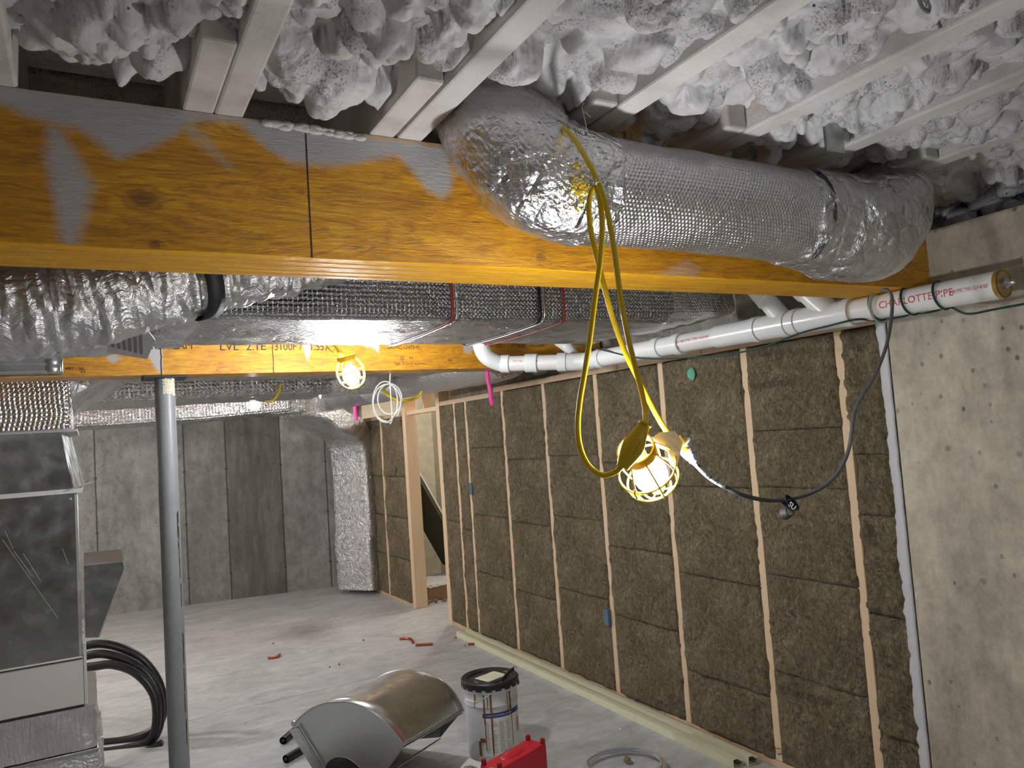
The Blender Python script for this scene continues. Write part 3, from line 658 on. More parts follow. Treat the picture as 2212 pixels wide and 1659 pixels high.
# ------------------------------------------------------------------ steel column
t = thing('steel_column', 'grey painted round steel column under the middle beam', 'column', (.344, 4.215, 0))
MB().lathe([(.047, .012), (.047, BZ - .014)], 48, (.344, 4.215, 0)).build('shaft', 'column_paint', t)
box(.344 - .1, .344 + .1, 4.115, 4.315, BZ - .013, BZ - .001).build('cap_plate', 'plate_steel', t, bevel=.001); box(.344 - .1, .344 + .1, 4.115, 4.315, 0, .012).build('base_plate', 'plate_steel', t, bevel=.001)
mb = MB()
for k in range(10):
    a = -1.9 + .13 * k + .05 * rng.random(); z0 = BZ - .10 + .03 * rng.random()
    for z in np.arange(z0, BZ - .02, .012):
        mb.obox((.344 + .0478 * math.cos(a), 4.215 + .0478 * math.sin(a), z), (-.010 * math.sin(a), .010 * math.cos(a), 0), (.001 * math.cos(a), .001 * math.sin(a), 0), (0, 0, .007 + .008 * rng.random()))
mb.build('torn_sticker', 'dried_white', t, smooth=False)
mb = MB()
for k in range(16):
    a = -.95 + .22 * rng.random(); z = .25 + 1.5 * rng.random(); mb.obox((.344 + .0472 * math.cos(a), 4.215 + .0472 * math.sin(a), z), (-.004 * math.sin(a), .004 * math.cos(a), 0), (.0004, -.0004, 0), (0, 0, .04 + .10 * rng.random()))
mb.build('scratches', 'black_print', t, smooth=False)

# ------------------------------------------------------------------ near round duct
t = thing('round_duct', 'foil-wrapped round duct crossing in front of the near beam, an elbow at each end', 'duct', (1.0, 1.46, 2.25))
def wr_tube(mb, pts, rr, n=56, res=12, amp=.006, sc=14, fold=0, fsc=40, closed=False):
    P, R = spline(pts, rr, res, closed)
    def ring(i, ln):
        out = []
        for j in range(n):
            a = 2 * math.pi * j / n; q = P[i] + Vector((math.cos(a), math.sin(a), .5 * math.cos(a))) * R[i]
            nz = mnoise.noise(q * sc) * amp + mnoise.noise(q * sc * 2.7) * amp * .45
            if fold: nz += fold * (abs(mnoise.noise(Vector((ln * fsc, a * 1.3, 3)))) - .25)
            out.append((-(R[i] + nz) * math.sin(a), (R[i] + nz) * math.cos(a)))
        return out
    mb.sweep(P, ring); return mb
yD = 1.455
mb = MB(); wr_tube(mb, [(1.00, yD, 2.245), (1.2, yD, 2.24), (1.5, yD, 2.235), (1.76, yD, 2.228)], [.126, .124, .124, .126], res=14, amp=.003, sc=9); mb.build('straight_run', 'foil_hex', t)
mb = MB(); wr_tube(mb, [(1.06, yD, 2.245), (.97, yD, 2.25), (.90, 1.47, 2.285), (.855, 1.50, 2.36), (.85, 1.58, 2.46), (.85, 1.75, 2.52), (.85, 2.0, 2.52)], [.129, .134, .140, .140, .128, .11, .105], res=10, amp=.011, sc=13, fold=.010, fsc=26); mb.build('elbow', 'foil_elbow', t)
mb = MB(); wr_tube(mb, [(1.70, yD, 2.230), (1.82, yD, 2.222), (1.95, yD, 2.215), (2.07, 1.47, 2.235), (2.17, 1.50, 2.30), (2.23, 1.56, 2.38), (2.25, 1.68, 2.46), (2.25, 1.9, 2.5)], [.127, .138, .150, .158, .155, .145, .12, .11], res=10, amp=.012, sc=10, fold=.016, fsc=30); mb.build('elbow', 'foil_crinkle', t)
# tape patches
def patch(mb, c, u0, u1, v0, v1, r, n=10):                 # patch on the duct around the x axis: u along x, v = angle
    vs = []; uvs = []
    for i in range(n + 1):
        for j in range(n + 1):
            x = u0 + (u1 - u0) * i / n; a = v0 + (v1 - v0) * j / n; rr = r + .0022 * mnoise.noise(Vector((x * 60, a * 9, 0)))
            vs.append((x, c[0] - rr * math.cos(a), c[1] + rr * math.sin(a))); uvs.append((x, a * r))
    mb.add(vs, [(i * (n + 1) + j, (i + 1) * (n + 1) + j, (i + 1) * (n + 1) + j + 1, i * (n + 1) + j + 1) for i in range(n) for j in range(n)], uvs)
mb = MB(); patch(mb, (yD, 2.245), .96, 1.045, -1.15, -.30, .1355, 18); mb.build('foil_tape', 'foil_crinkle', t)
mb = MB(); patch(mb, (yD, 2.228), 1.735, 1.775, -1.3, 1.1, .1385, 24); mb.build('foil_tape', 'foil_crinkle', t)
# yellow mastic smear
mb = MB()
for k in range(150):
    u = rng.normal(1252, 9); v = 335 + 125 * rng.random(); u = u - abs(v - 400) * .02
    if k > 80: u = 1235 + 40 * rng.random(); v = 395 + 25 * rng.random()
    q = on(1, 1.36, u, v); zz = q.z; dz = max(-.12, min(.12, zz - 2.245)); yy = yD - math.sqrt(.128 ** 2 - dz * dz) - .001
    q = on(1, yy, u, v); r = .0012 + .002 * rng.random(); bm = bmesh.new(); bmesh.ops.create_icosphere(bm, subdivisions=1, radius=r); mb.add([q + v2.co for v2 in bm.verts], [[v2.index for v2 in f.verts] for f in bm.faces]); bm.free()
mb.build('mastic_smear', 'yellow_rubber', t)

# ------------------------------------------------------------------ mid trunk duct between the beams
def rduct(mb, pts, w, h, r=.03, amp=.004, sc=9, step=.03, upv=(0, 0, 1), sag=0):
    P = dense(pts, step); w = w if isinstance(w, (list, tuple)) else (w, w); h = h if isinstance(h, (list, tuple)) else (h, h); base = rrect(w[0], h[0], r)
    def ring(i, ln):
        f = i / (len(P) - 1); ww = w[0] + (w[1] - w[0]) * f; hh = h[0] + (h[1] - h[0]) * f
        out = []
        for a, c in base:
            a *= ww / w[0]; c *= hh / h[0]
            q = P[i] + Vector((0, a, c)); nz = mnoise.noise(q * sc) * amp + mnoise.noise(q * sc * 2.6) * amp * .5
            s_ = -sag * (1 - (2 * a / ww) ** 2) if c < 0 else 0
            out.append((a * (1 + nz / ww * 2), c * (1 + nz / hh * 2) + s_))
        return out
    mb.sweep(P, ring, upv); return mb
t = thing('trunk_duct', 'large rectangular foil duct between the two beams, with a dark band near its middle', 'duct', (1.2, 2.79, 2.1))
mb = MB(); rduct(mb, [(.18, 2.80, 2.238), (1.2, 2.80, 2.24), (2.15, 2.80, 2.24)], .68, .27, .035, amp=.005, sag=.006); mb.build('duct_body', 'foil_lines', t)
mb = MB(); rduct(mb, [(2.13, 2.80, 2.24), (2.56, 2.78, 2.265)], [.68, .54], [.27, .22], .04, amp=.012, sc=13); mb.build('end_cap', 'foil_plain_hex', t)
for xq, mt, w_, nm in ((on(1, 2.45, 975, 650).x, 'red_ink', .010, 'red_marking'), (on(1, 2.45, 1163, 650).x, 'black_rubber', .014, 'split_seam'), (on(1, 2.45, 1216, 650).x, 'red_ink', .010, 'red_marking'), (on(1, 2.45, 985, 650).x, 'foil_crinkle', .010, 'foil_tape'), (on(1, 2.45, 1174, 650).x, 'steel_strap', .010, 'foil_tape')):
    mb = MB(); mb.sweep([(xq, 2.80, 2.239), (xq + w_, 2.80, 2.239)], lambda i, ln: [(a * 1.008 + .0, (c * 1.012 - (.006 * (1 - (2 * a / .68) ** 2) if c < 0 else 0))) for a, c in rrect(.688, .280, .035)], caps=False)
    mb.build(nm, mt, t, solid=.002)

# near-left round branch duct with black strap
t = thing('branch_duct', 'wrinkled foil-covered round duct at the left, held by a black strap under the near beam', 'duct', (0, 2.12, 2.1))
pl = [(-90, 660, 2.15), (60, 655, 2.15), (200, 640, 2.16), (330, 612, 2.17), (420, 592, 2.19), (520, 572, 2.22), (640, 548, 2.28), (760, 520, 2.36)]
pc = [on(1, y, u, v) for u, v, y in pl]
pc = [Vector((p.x, p.y, p.z)) for p in pc]
rl = [.130, .130, .125, .120, .108, .112, .115, .115]
mb = MB(); wr_tube(mb, pc, rl, n=90, res=20, amp=.008, sc=9, fold=.022, fsc=34); mb.build('wrapped_body', 'foil_smooth', t)
k = 4; d = (pc[5] - pc[3]).normalized(); mb = MB(); mb.tube([pc[4] - d * .024, pc[4] + d * .022], .123, 48, caps=False); mb.build('strap', 'black_strap', t, solid=.003)
# foil covered takeoff below it with a printed flap and a galvanized cleat rail
t = thing('plenum_duct', 'crumpled foil-wrapped duct behind the branch duct at the left, with a printed paper flap', 'duct', (-.2, 2.9, 2.05))
a0 = [on(2, 2.065, -60, 768), on(2, 2.065, 60, 781), on(2, 2.065, 150, 779), on(2, 2.08, 215, 766), on(2, 2.085, 320, 776), on(2, 2.095, 345, 762)]
mb = MB(); rduct(mb, [(-1.3, 2.78, 2.20), (-.1, 2.80, 2.205), (.02, 2.80, 2.215), (.10, 2.80, 2.235), (.30, 2.80, 2.24)], [.74, .70], [.285, .275], .06, amp=.02, sc=8, sag=.010); mb.build('wrapped_body', 'foil_crinkle', t)
q = [on(2, 2.052, u, v) for u, v in ((232, 735), (318, 712), (335, 735), (318, 776), (232, 762))]
mb = MB(); mb.prism(q, (0, 0, .003)); mb.build('paper_flap', 'foil_grey', t, smooth=False)
e1 = (on(2, 2.05, 318, 712) - on(2, 2.05, 318, 776)).normalized(); up_ = Vector((0, 0, -1)).cross(e1)
for k in range(6):
    mb = MB(); s_ = on(2, 2.0505, 305 - 12 * k, 765 - 3 * k); e_ = on(2, 2.0505, 303 - 12 * k, 723 + 4 * k); mb.bar(s_, e_, .010, .0012); mb.build('printed_line', 'ink_grey', t, smooth=False)
t = thing('cleat_rail', 'galvanized steel flange rail under the foil duct at the far left', 'rail', (-.3, 2.75, 2.0))
q0 = on(1, 2.62, 136, 791); mb = MB(); mb.box(-1.4, q0.x, 2.60, 2.66, q0.z - .024, q0.z + .028); mb.build('channel', 'galvanized_dark', t, bevel=.006)
mb = MB(); mb.box(-1.4, q0.x - .01, 2.596, 2.603, q0.z + .002, q0.z + .008); mb.box(-1.4, q0.x - .01, 2.596, 2.603, q0.z - .02, q0.z - .014); mb.build('ridge', 'galvanized', t, bevel=.001)
for v in (.012, -.008):
    MB().lathe([(0, .004), (.012, .003), (.016, 0)], 20, (q0.x - .028, 2.597, q0.z + v), (0, -1, 0)).build('corner_dimple', 'galvanized', t)

# ------------------------------------------------------------------ far ducts
t = thing('cross_duct', 'flat foil duct running along behind the middle beam', 'duct', (1, 4.8, 2.1))
mb = MB(); rduct(mb, [(.10, 4.80, 2.27), (2.0, 4.80, 2.27), (2.15, 4.80, 2.27)], .68, .24, .04, amp=.006); mb.build('duct_body', 'foil_far', t)
mb = MB(); rduct(mb, [(-.36, 4.86, 2.05), (-.20, 4.84, 2.06), (.12, 4.80, 2.26)], [.74, .68], [.28, .24], .04, amp=.014); mb.build('sloped_transition', 'foil_crinkle', t)
t = thing('trunk_duct', 'long foil duct in the background right of the column, ending in a round pipe', 'duct', (0, 6.1, 2.1))
mb = MB(); rduct(mb, [(-.40, 6.1, 2.19), (1.62, 6.1, 2.22)], .76, .24, .045, amp=.008, sc=7); mb.build('duct_body', 'foil_far', t)
mb = MB(); wr_tube(mb, [(1.58, 5.95, 2.21), (1.8, 5.93, 2.22), (2.0, 5.92, 2.23), (2.08, 5.98, 2.26), (2.10, 6.1, 2.34)], [.14, .135, .135, .13, .12], n=36, res=5, amp=.005); mb.build('round_end', 'foil_crinkle', t)
t = thing('drop_duct', 'foil duct along the back wall that bends down to the floor at the framed corner', 'duct', (2.75, 8.8, 0))
mb = MB(); rduct(mb, [(-.45, 8.1, 2.10), (.9, 8.1, 2.12), (1.75, 8.1, 2.165)], .75, .19, .04, amp=.008, sc=6); mb.build('duct_body', 'foil_far', t)
mb = MB(); rduct(mb, [(1.55, 8.05, 2.17), (1.90, 8.07, 2.175)], .60, .24, .03, amp=.008, sc=9); mb.build('collar', 'foil_lines', t)
P_, R_ = spline([(1.85, 8.1, 2.15), (2.05, 8.15, 2.12), (2.25, 8.35, 2.00), (2.48, 8.6, 1.93), (2.635, 8.75, 1.78), (2.70, 8.8, 1.52), (2.705, 8.8, 1.15), (2.705, 8.8, .75), (2.69, 8.8, .55), (2.70, 8.8, .30), (2.70, 8.8, .06)], [1] * 11, 10)
mb = MB()
def ringS(i, ln):
    w_ = .52; h_ = .25; o_ = []
    for a, c in rrect(w_, h_, .04):
        q = P_[i] + Vector((0, a, c)); nz = mnoise.noise(q * 11) * .011 + mnoise.noise(q * 27) * .006; o_.append((a * (1 + nz * 3), c * (1 + nz * 4)))
    return o_
mb.sweep(P_, ringS); mb.build('bend_and_riser', 'foil_crinkle', t)
t = thing('large_round_duct', 'large dark round duct hanging along the framed wall toward the back', 'duct', (2.35, 6, 2.1))
mb = MB(); wr_tube(mb, [(2.28, 8.7, 2.36), (2.28, 8.35, 2.285), (2.30, 7.9, 2.255), (2.33, 6.6, 2.245)], [.14, .17, .18, .18], n=48, res=8, amp=.004, sc=5); mb.build('bare_end', 'foil_grey', t)
mb = MB(); wr_tube(mb, [(2.33, 6.8, 2.245), (2.36, 5.6, 2.24), (2.38, 4.6, 2.225), (2.38, 4.36, 2.225)], [.185, .185, .185, .18], n=48, res=14, amp=.006, sc=8, fold=.006, fsc=18); mb.build('wrapped_run', 'foil_plain_hex', t)

# ------------------------------------------------------------------ air handler at the left
UY = 4.4
t = thing('air_handler', 'tall sheet metal furnace plenum stack with white cabinet at the left', 'furnace', (-.4, 4.75, 0))
def upx(u, v): return on(1, UY, u, v)
mb = MB(); rduct(mb, [(-.42, 4.78, 1.852), (-.42, 4.78, 2.12)], .68, .70, .03, amp=.008, sc=11, upv=(1, 0, 0)); mb.build('wrapped_plenum', 'foil_plenum', t)
A = upx(132, 932); B = upx(160, 1058); zt, zb = A.z, B.z
xl = -1.0; D_ = .72
# tapered transition
mb = MB(); v_ = [(xl, UY, zb), (B.x, UY, zb), (B.x + .045, UY + D_, zb), (xl, UY + D_, zb), (xl, UY, zt), (A.x, UY, zt), (A.x + .03, UY + D_, zt), (xl, UY + D_, zt)]
mb.add(v_, [(3, 2, 1, 0), (4, 5, 6, 7), (0, 1, 5, 4), (1, 2, 6, 5), (2, 3, 7, 6), (3, 0, 4, 7)]); tr_ = mb.build('transition', 'galvanized_dark', t, bevel=.003)
mb = MB(); mb.box(xl, A.x + .07, UY - .012, UY + D_, zt - .004, zt + .010); mb.build('top_flange', 'galvanized', tr_, bevel=.002)
mb = MB(); mb.box(xl, B.x + .035, UY - .016, UY + D_ + .01, zb - .016, zb + .006); mb.obox((B.x - .03, UY - .03, zb), (.11, -.012, .030), (0, .05, 0), (0, 0, .004)); mb.build('lower_flange', 'edge_white', t, bevel=.002)
C1 = upx(168, 1070); C2 = upx(178, 1425)
mb = MB(); mb.box(xl, -.062, UY, UY + D_, C2.z, zb - .014); mb.build('plenum_box', 'galvanized_dark', t, bevel=.003)
mb = MB(); mb.box(-.068, -.052, UY - .006, UY + .02, C2.z - .02, zb - .02); mb.build('corner_edge', 'galvanized', t, bevel=.002)
# cleats/screws and scratches of the box
for u, v in ((152, 1078), (172, 1232), (180, 1365)): 
    q = upx(u, v); MB().lathe([(0, .004), (.005, .003), (.006, 0)], 12, (q.x, UY - .001, q.z), (0, -1, 0)).build('screw', 'steel_strap', t)
mb = MB()
for a_, b_ in (((5, 1165), (125, 1335)), ((30, 1190), (70, 1245)), ((50, 1195), (88, 1255)), ((10, 1145), (28, 1185)), ((135, 1185), (148, 1220))):
    mb.bar(upx(*a_) + Vector((0, -.001, 0)), upx(*b_) + Vector((0, -.001, 0)), .0016, .0008, (0, 1, 0))
mb.build('scratches', 'label_grey', t, smooth=False)
K1 = upx(190, 1420); K2 = upx(197, 1522)
mb = MB(); mb.box(xl, K1.x - .02, UY - .012, UY + D_, K2.z + .01, K1.z + .012); mb.build('cabinet', 'cabinet_white', t, bevel=.004)
mb = MB(); mb.box(K1.x - .02, K1.x - .006, UY - .014, UY + .05, K2.z + .01, K1.z + .075); mb.build('cabinet_edge', 'edge_white', t, bevel=.002)
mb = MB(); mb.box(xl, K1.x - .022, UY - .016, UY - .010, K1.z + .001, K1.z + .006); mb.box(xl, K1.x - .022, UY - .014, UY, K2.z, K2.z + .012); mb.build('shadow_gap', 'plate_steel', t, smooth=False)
mb = MB(); rduct(mb, [(-.50, 4.74, K2.z), (-.50, 4.74, K2.z - .20)], .70, 1.0, .03, amp=.010, sc=14, upv=(1, 0, 0), step=.02); mb.build('foil_collar', 'foil_smooth', t)
mb = MB(); mb.box(xl, .002, UY - .014, UY + D_, K2.z - .225, K2.z - .205); mb.build('collar_cleat', 'galvanized_dark', t, bevel=.003)
mb = MB(); rduct(mb, [(-.49, 4.74, K2.z - .22), (-.49, 4.74, 0.01)], .70, 1.02, .03, amp=.012, sc=13, upv=(1, 0, 0), step=.02); mb.build('base_duct', 'foil_crinkle', t)
t = thing('metal_bracket', 'tapered sheet metal bracket sticking out from the side of the furnace stack', 'bracket', (.05, 4.5, .8))
yb = UY + .03
pg = [on(1, yb, u, v) for u, v in ((181, 1222), (266, 1213), (270, 1226), (213, 1377), (184, 1378))]
mb = MB(); mb.prism([(p.x, p.y, p.z) for p in pg], (0, .004, 0)); mb.build('web_plate', 'galvanized_dark', t, smooth=False)
p1 = on(1, yb, 181, 1206); p2 = on(1, yb, 263, 1197); mb = MB(); mb.obox((pg[0].x, yb - .002, pg[0].z), (pg[1].x - pg[0].x, 0, pg[1].z - pg[0].z), (0, .16, .045), (0, 0, .003)); mb.build('top_flange', 'galvanized', t, smooth=False)
mb = MB(); mb.bar(pg[1], pg[2], .006, .006, (0, 1, 0)); mb.bar(pg[2], pg[3], .006, .006, (0, 1, 0)); mb.build('hemmed_edge', 'galvanized', t, smooth=False)

# ------------------------------------------------------------------ framed wall
WG = 'studs of the insulated wall'; BG = 'mineral wool batts in the framed wall'
studs = [2.235, 2.79, 3.43, 4.08, 4.73, 5.36, 6.04, 6.28]      # y of stud centres
ords = ['first', 'second', 'third', 'fourth', 'fifth', 'sixth', 'seventh', 'eighth']
for k, y in enumerate(studs):
    zt_ = 2.035 if k < 6 else 2.0
    tag(box(XW, XW + .089, y - .021, y + .021, .038, zt_).build('wall_stud', 'stud_wood', bevel=.003, smooth=False), f'pale wood stud in the insulated wall, {ords[k]} one counting from the concrete corner', 'stud', WG)
o = tag(box(XW - .004, XW + .105, 6.60, 6.68, 0, 2.33).build('end_post', 'stud_wood', bevel=.003, smooth=False), 'doubled wood stud at the right side of the alcove opening', 'stud')
tag(box(XW, XW + .1, 2.03, 5.5, 2.036, 2.078).build('top_plate', 'plate_wood', bevel=.003, smooth=False), 'wood top plate of the insulated wall below the white pipe', 'plate')
tag(box(XW, XW + .1, 5.52, 6.6, 2.0, 2.04).build('top_plate', 'plate_wood', bevel=.003, smooth=False), 'short lower top plate beside the alcove opening, behind the pink ribbon', 'plate')
tag(box(XW - .002, XW + .1, 2.03, 6.6, 0, .037).build('bottom_plate', 'plate_wood', bevel=.003, smooth=False), 'wood bottom plate under the insulated wall', 'plate')
# batts
def batt(y0, y1, z0, z1, label, seed, x=XW, rough=1.0, group=BG, skew=0):
    ny = max(6, int((y1 - y0) / .014)); nz = max(6, int((z1 - z0) / .014)); vs = []; idx = {}
    for i in range(nz + 1):
        for j in range(ny + 1):
            fy = j / ny; fz = i / nz; yy = y0 + (y1 - y0) * fy; zz_ = z0 + (z1 - z0) * fz + skew * (fy - .5)
            e = min(fy * (y1 - y0), (1 - fy) * (y1 - y0), fz * (z1 - z0), (1 - fz) * (z1 - z0))
            ez = min(fz * (z1 - z0), (1 - fz) * (z1 - z0)); ey_ = min(fy, 1 - fy) * (y1 - y0); puff = min(1, ey_ / .03) ** .5 * (.55 + .45 * min(1, ez / .02) ** .5)
            n1 = mnoise.noise(Vector((yy * 6, zz_ * 6, seed))); n2 = mnoise.noise(Vector((yy * 21, zz_ * 21, seed + 9))); n3 = mnoise.noise(Vector((yy * 60, zz_ * 45, seed + 3)))
            xx = x + .008 - puff * .018 - n1 * .014 - n2 * .009 * rough - n3 * .004 * rough
            sp = (fy - .5) * 2
            yy2 = yy + (abs(sp) ** 8) * math.copysign(1, sp) * (.010 + .012 * mnoise.noise(Vector((zz_ * 7, seed * 1.7, sp))) + .006 * mnoise.noise(Vector((zz_ * 30, seed, sp * 2))))
            sz = (fz - .5) * 2; zz2 = zz_ + (abs(sz) ** 8) * math.copysign(1, sz) * .003 * mnoise.noise(Vector((yy * 25, seed, sz))) + (0.010 * mnoise.noise(Vector((yy * 4, round(zz_, 0) * 0, 3.3))) if False else 0)
            vs.append((xx, yy2, zz2))
    n1 = ny + 1; fs = [(i * n1 + j, (i + 1) * n1 + j, (i + 1) * n1 + j + 1, i * n1 + j + 1) for i in range(nz) for j in range(ny)]
    mb = MB(); mb.add(vs, fs)
    rim = [j for j in range(n1)] + [i * n1 + ny for i in range(1, nz + 1)] + [nz * n1 + j for j in range(ny - 1, -1, -1)] + [i * n1 for i in range(nz - 1, 0, -1)]
    bk = mb.add([(x + .08, vs[r][1], vs[r][2]) for r in rim], []); m = len(rim)
    for k in range(m): mb.f.append((rim[k], rim[(k + 1) % m], bk + (k + 1) % m, bk + k))
    o = mb.build('insulation_batt', 'mineral_wool', ang=75); return tag(o, label, 'insulation', group)
def zat(y, u, v): return on(0, XW, u, v).z
edges = [2.03] + studs + [6.60]
rows = [[.0, .34, .83, 1.245, 1.50, 2.03], [.0, .47, .93, 1.35, 1.62, 2.03], [.0, .33, .86, 1.34, 2.03], [.0, .52, .95, 1.47, 2.03], [.0, .60, 1.10, 1.52, 2.03], [.0, .50, 1.02, 1.50, 2.03], [.0, .56, 1.04, 1.60, 2.0], [0, .9, 2.0], [0, .95, 2.0]]
rown = {5: ['bottom', 'second from the floor', 'middle', 'second from the top', 'top'], 4: ['bottom', 'second from the floor', 'second from the top', 'top'], 2: ['lower', 'upper']}
bayn = ['next to the concrete corner', 'left of the first stud', 'left of the second stud', 'left of the third stud', 'left of the fourth stud', 'left of the fifth stud', 'left of the sixth stud', 'in the gap of the two last studs', 'beside the opening end post']
sd = 1
for k in range(9):
    y0 = edges[k] + (.021 if k else .0); y1 = edges[k + 1] - (.021 if k < 8 else 0); zr = rows[k]; nm = rown[len(zr) - 1]
    for i in range(len(zr) - 1):
        sd += 1; batt(y0 + .001, y1 - .001, max(zr[i], .037) + (.0012 if i else 0), zr[i + 1] - .0012, f'brown mineral wool batt, {nm[i]} one {bayn[k]}', sd * 1.37, rough=2.0 if k == 0 else 1.0, skew=0)
mk = MB()
cq = on(0, XW - .016, 1493, 808)
bm = bmesh.new(); bmesh.ops.create_icosphere(bm, subdivisions=3, radius=.033); mk.add([cq + Vector((v.co.x * .22, v.co.y * .95, v.co.z * (1 + .2 * mnoise.noise(v.co * 60)))) for v in bm.verts], [[v.index for v in f.verts] for f in bm.faces]); bm.free()
tag(mk.build('paint_splotch', 'green_paint'), 'small green spray paint splotch on the wool batt below the white pipe', 'paint mark')
# electrical boxes on studs
for u, v, lb in ((1312, 1333, 'blue-grey electrical box low on the wall between wool batts'), (1019, 1056, 'small blue-grey electrical box beside the narrow stud near the opening')):
    q = on(0, XW - .014, u, v); tag(box(q.x - .012, q.x + .05, q.y - .025, q.y + .025, q.z - .05, q.z + .05).build('electrical_box', 'blue_plastic', bevel=.003), lb, 'electrical box')
# framed return beyond the opening
o = tag(box(XW, XW + .13, 7.50, 7.585, 0, 2.12).build('door_post', 'stud_wood', bevel=.003, smooth=False), 'thick pale wood post at the left side of the alcove opening', 'post')
tag(box(XW + .02, XW + .1, 6.68, 7.50, 1.965, 2.005).build('door_header', 'stud_wood', bevel=.003, smooth=False), 'short wood header across the alcove opening', 'header')
tag(box(XW + .02, XW + .1, 7.02, 7.06, 2.005, 2.30).build('cripple_stud', 'stud_wood', bevel=.003, smooth=False), 'short wood cripple stud above the alcove header', 'stud')
tag(box(XW, XW + .09, 7.585, 9.55, 0, .04).build('bottom_plate', 'plate_wood', bevel=.003, smooth=False), 'wood bottom plate left of the alcove opening, reaching the drop duct', 'plate')
tag(box(XW, XW + .09, 7.585, 9.55, 1.96, 2.0).build('top_plate', 'plate_wood', bevel=.003, smooth=False), 'wood top plate behind the drop duct bend', 'plate')
tag(box(XW - .004, XW + .085, 8.24, 8.285, .04, 1.96).build('wall_stud', 'stud_wood', bevel=.003, smooth=False), 'pale wood stud between the alcove post and the drop duct', 'stud')
for i, (a_, b_) in enumerate(((.04, .47), (.475, .90), (.905, 1.33), (1.335, 1.96))):
    batt(7.59, 8.235, a_, b_, f'brown wool batt left of the alcove opening, {rown[4][i]} one by the post', 60 + i * 2.1)
    batt(8.29, 9.4, a_, b_, f'brown wool batt in the far corner behind the drop duct, {rown[4][i]} one', 80 + i * 2.1)
# alcove content
t = thing('leaning_panel', 'white-edged dark panel leaning inside the alcove', 'panel', (3.3, 8, 0))
a_ = Vector((3.08, 7.9, 1.42)); b_ = Vector((3.72, 8.0, .24)); d_ = (b_ - a_); nn = Vector((.88, 0, .48))
mb = MB(); mb.obox(a_ - nn * .02, d_, Vector((-.05, .62, -.02)), nn * .035); mb.build('board', 'olive_board', t, smooth=False, bevel=.003)
mb = MB(); mb.obox(a_ + nn * .016 + Vector((0, -.004, 0)), d_, Vector((0, .5, 0)), nn * .018); mb.build('white_facing', 'board_white', t, smooth=False)
t = thing('cardboard_box', 'low brown cardboard box covered with white paper in the alcove', 'box', (3.25, 8.0, 0))
mb = MB(); mb.box(3.00, 3.62, 7.72, 8.2, 0, .17); mb.build('carton', 'cardboard', t, bevel=.004, smooth=False)
mb = MB(); vs = []
for i in range(17):
    for j in range(13):
        x = 2.99 + .62 * i / 16; y = 7.70 + .5 * j / 12; z = .178 + .03 * abs(mnoise.noise(Vector((x * 9, y * 9, 0)))) + (.0 if j else -.03 * (1 + mnoise.noise(Vector((x * 14, 0, 0))))); vs.append((x, y, z))
mb.add(vs, [(i * 13 + j, (i + 1) * 13 + j, (i + 1) * 13 + j + 1, i * 13 + j + 1) for i in range(16) for j in range(12)]); mb.build('paper_cover', 'paper', t, solid=.002)
mb = MB(); rs = []
q = on(2, 0, 908, 1303)
for k in range(14):
    c = Vector((3.0 + .25 * rng.random(), 7.6 + .12 * rng.random(), .012)); bm = bmesh.new(); bmesh.ops.create_icosphere(bm, subdivisions=2, radius=.012 + .016 * rng.random())
    mb.add([c + v.co * (1 + .5 * mnoise.noise((c + v.co) * 60)) * (1 if v.co.z > 0 else .6) for v in bm.verts], [[v.index for v in f.verts] for f in bm.faces]); bm.free()
o = tag(mb.build('debris_heap', 'debris_tan'), 'small heap of tan debris at the alcove threshold', 'debris'); o['kind'] = 'stuff'
# joist hanger bracket on the post
t = thing('angle_bracket', 'small galvanized angle bracket nailed to the thick alcove post', 'bracket', (XW, 7.52, 1.4))
q = on(0, XW - .004, 857, 1000); mb = MB(); mb.box(XW - .006, XW - .001, q.y - .05, q.y + .0, q.z - .05, q.z + .09); mb.build('plate', 'galvanized', t, bevel=.001)
mb = MB(); mb.obox((XW - .002, q.y - .05, q.z - .05), (-.14, 0, -.02), (0, .05, 0), (0, 0, .004)); mb.build('flange', 'galvanized', t)

# ------------------------------------------------------------------ PVC drain
t = thing('drain_pipe', 'white PVC drain pipe running along the right wall with branch fittings', 'pipe', (2.5, 2.5, 2.07))
XP = 2.5; R0 = .0445
pA = Vector((XP, 1.335, 2.044)); pB = Vector((XP, 3.66, 2.075))
dirp = (pB - pA).normalized()
def pcen(y): return pA + dirp * ((y - pA.y) / dirp.y)
def py(u, v): return on(0, XP, u, v).y
MB().tube([pA, pcen(1.98)], R0, 40, caps=False).build('pipe_length', 'pvc', t)
y1, y2 = py(1660, 705), py(1835, 672)
MB().tube([pcen(y2 - .02), pcen(y1 + .30)], R0 + .006, 40).build('wye_fitting', 'pvc_fitting', t)
yh = [py(1838, 672), py(1722, 692), py(1700, 697), py(1637, 709)]
for y_ in yh: MB().tube([pcen(y_ - .016), pcen(y_ + .016)], R0 + .0098, 40).build('hub_ring', 'pvc_fitting', t); MB().tube([pcen(y_ - .019), pcen(y_ - .016)], R0 + .0075, 40).build('glue_ring', 'pvc_seam', t)
MB().tube([pcen(y1 + .28), pcen(3.14)], R0, 40, caps=False).build('pipe_length', 'pvc', t)
MB().tube([pcen(py(1475, 738)), pB], R0 + .002, 40).build('coupling', 'pvc_fitting', t)
for u, v in ((1470, 740), (1425, 748), (1300, 770)): MB().tube([pcen(py(u, v) - .02), pcen(py(u, v) + .03)], R0 + .0085, 40).build('hub_ring', 'pvc_fitting', t)
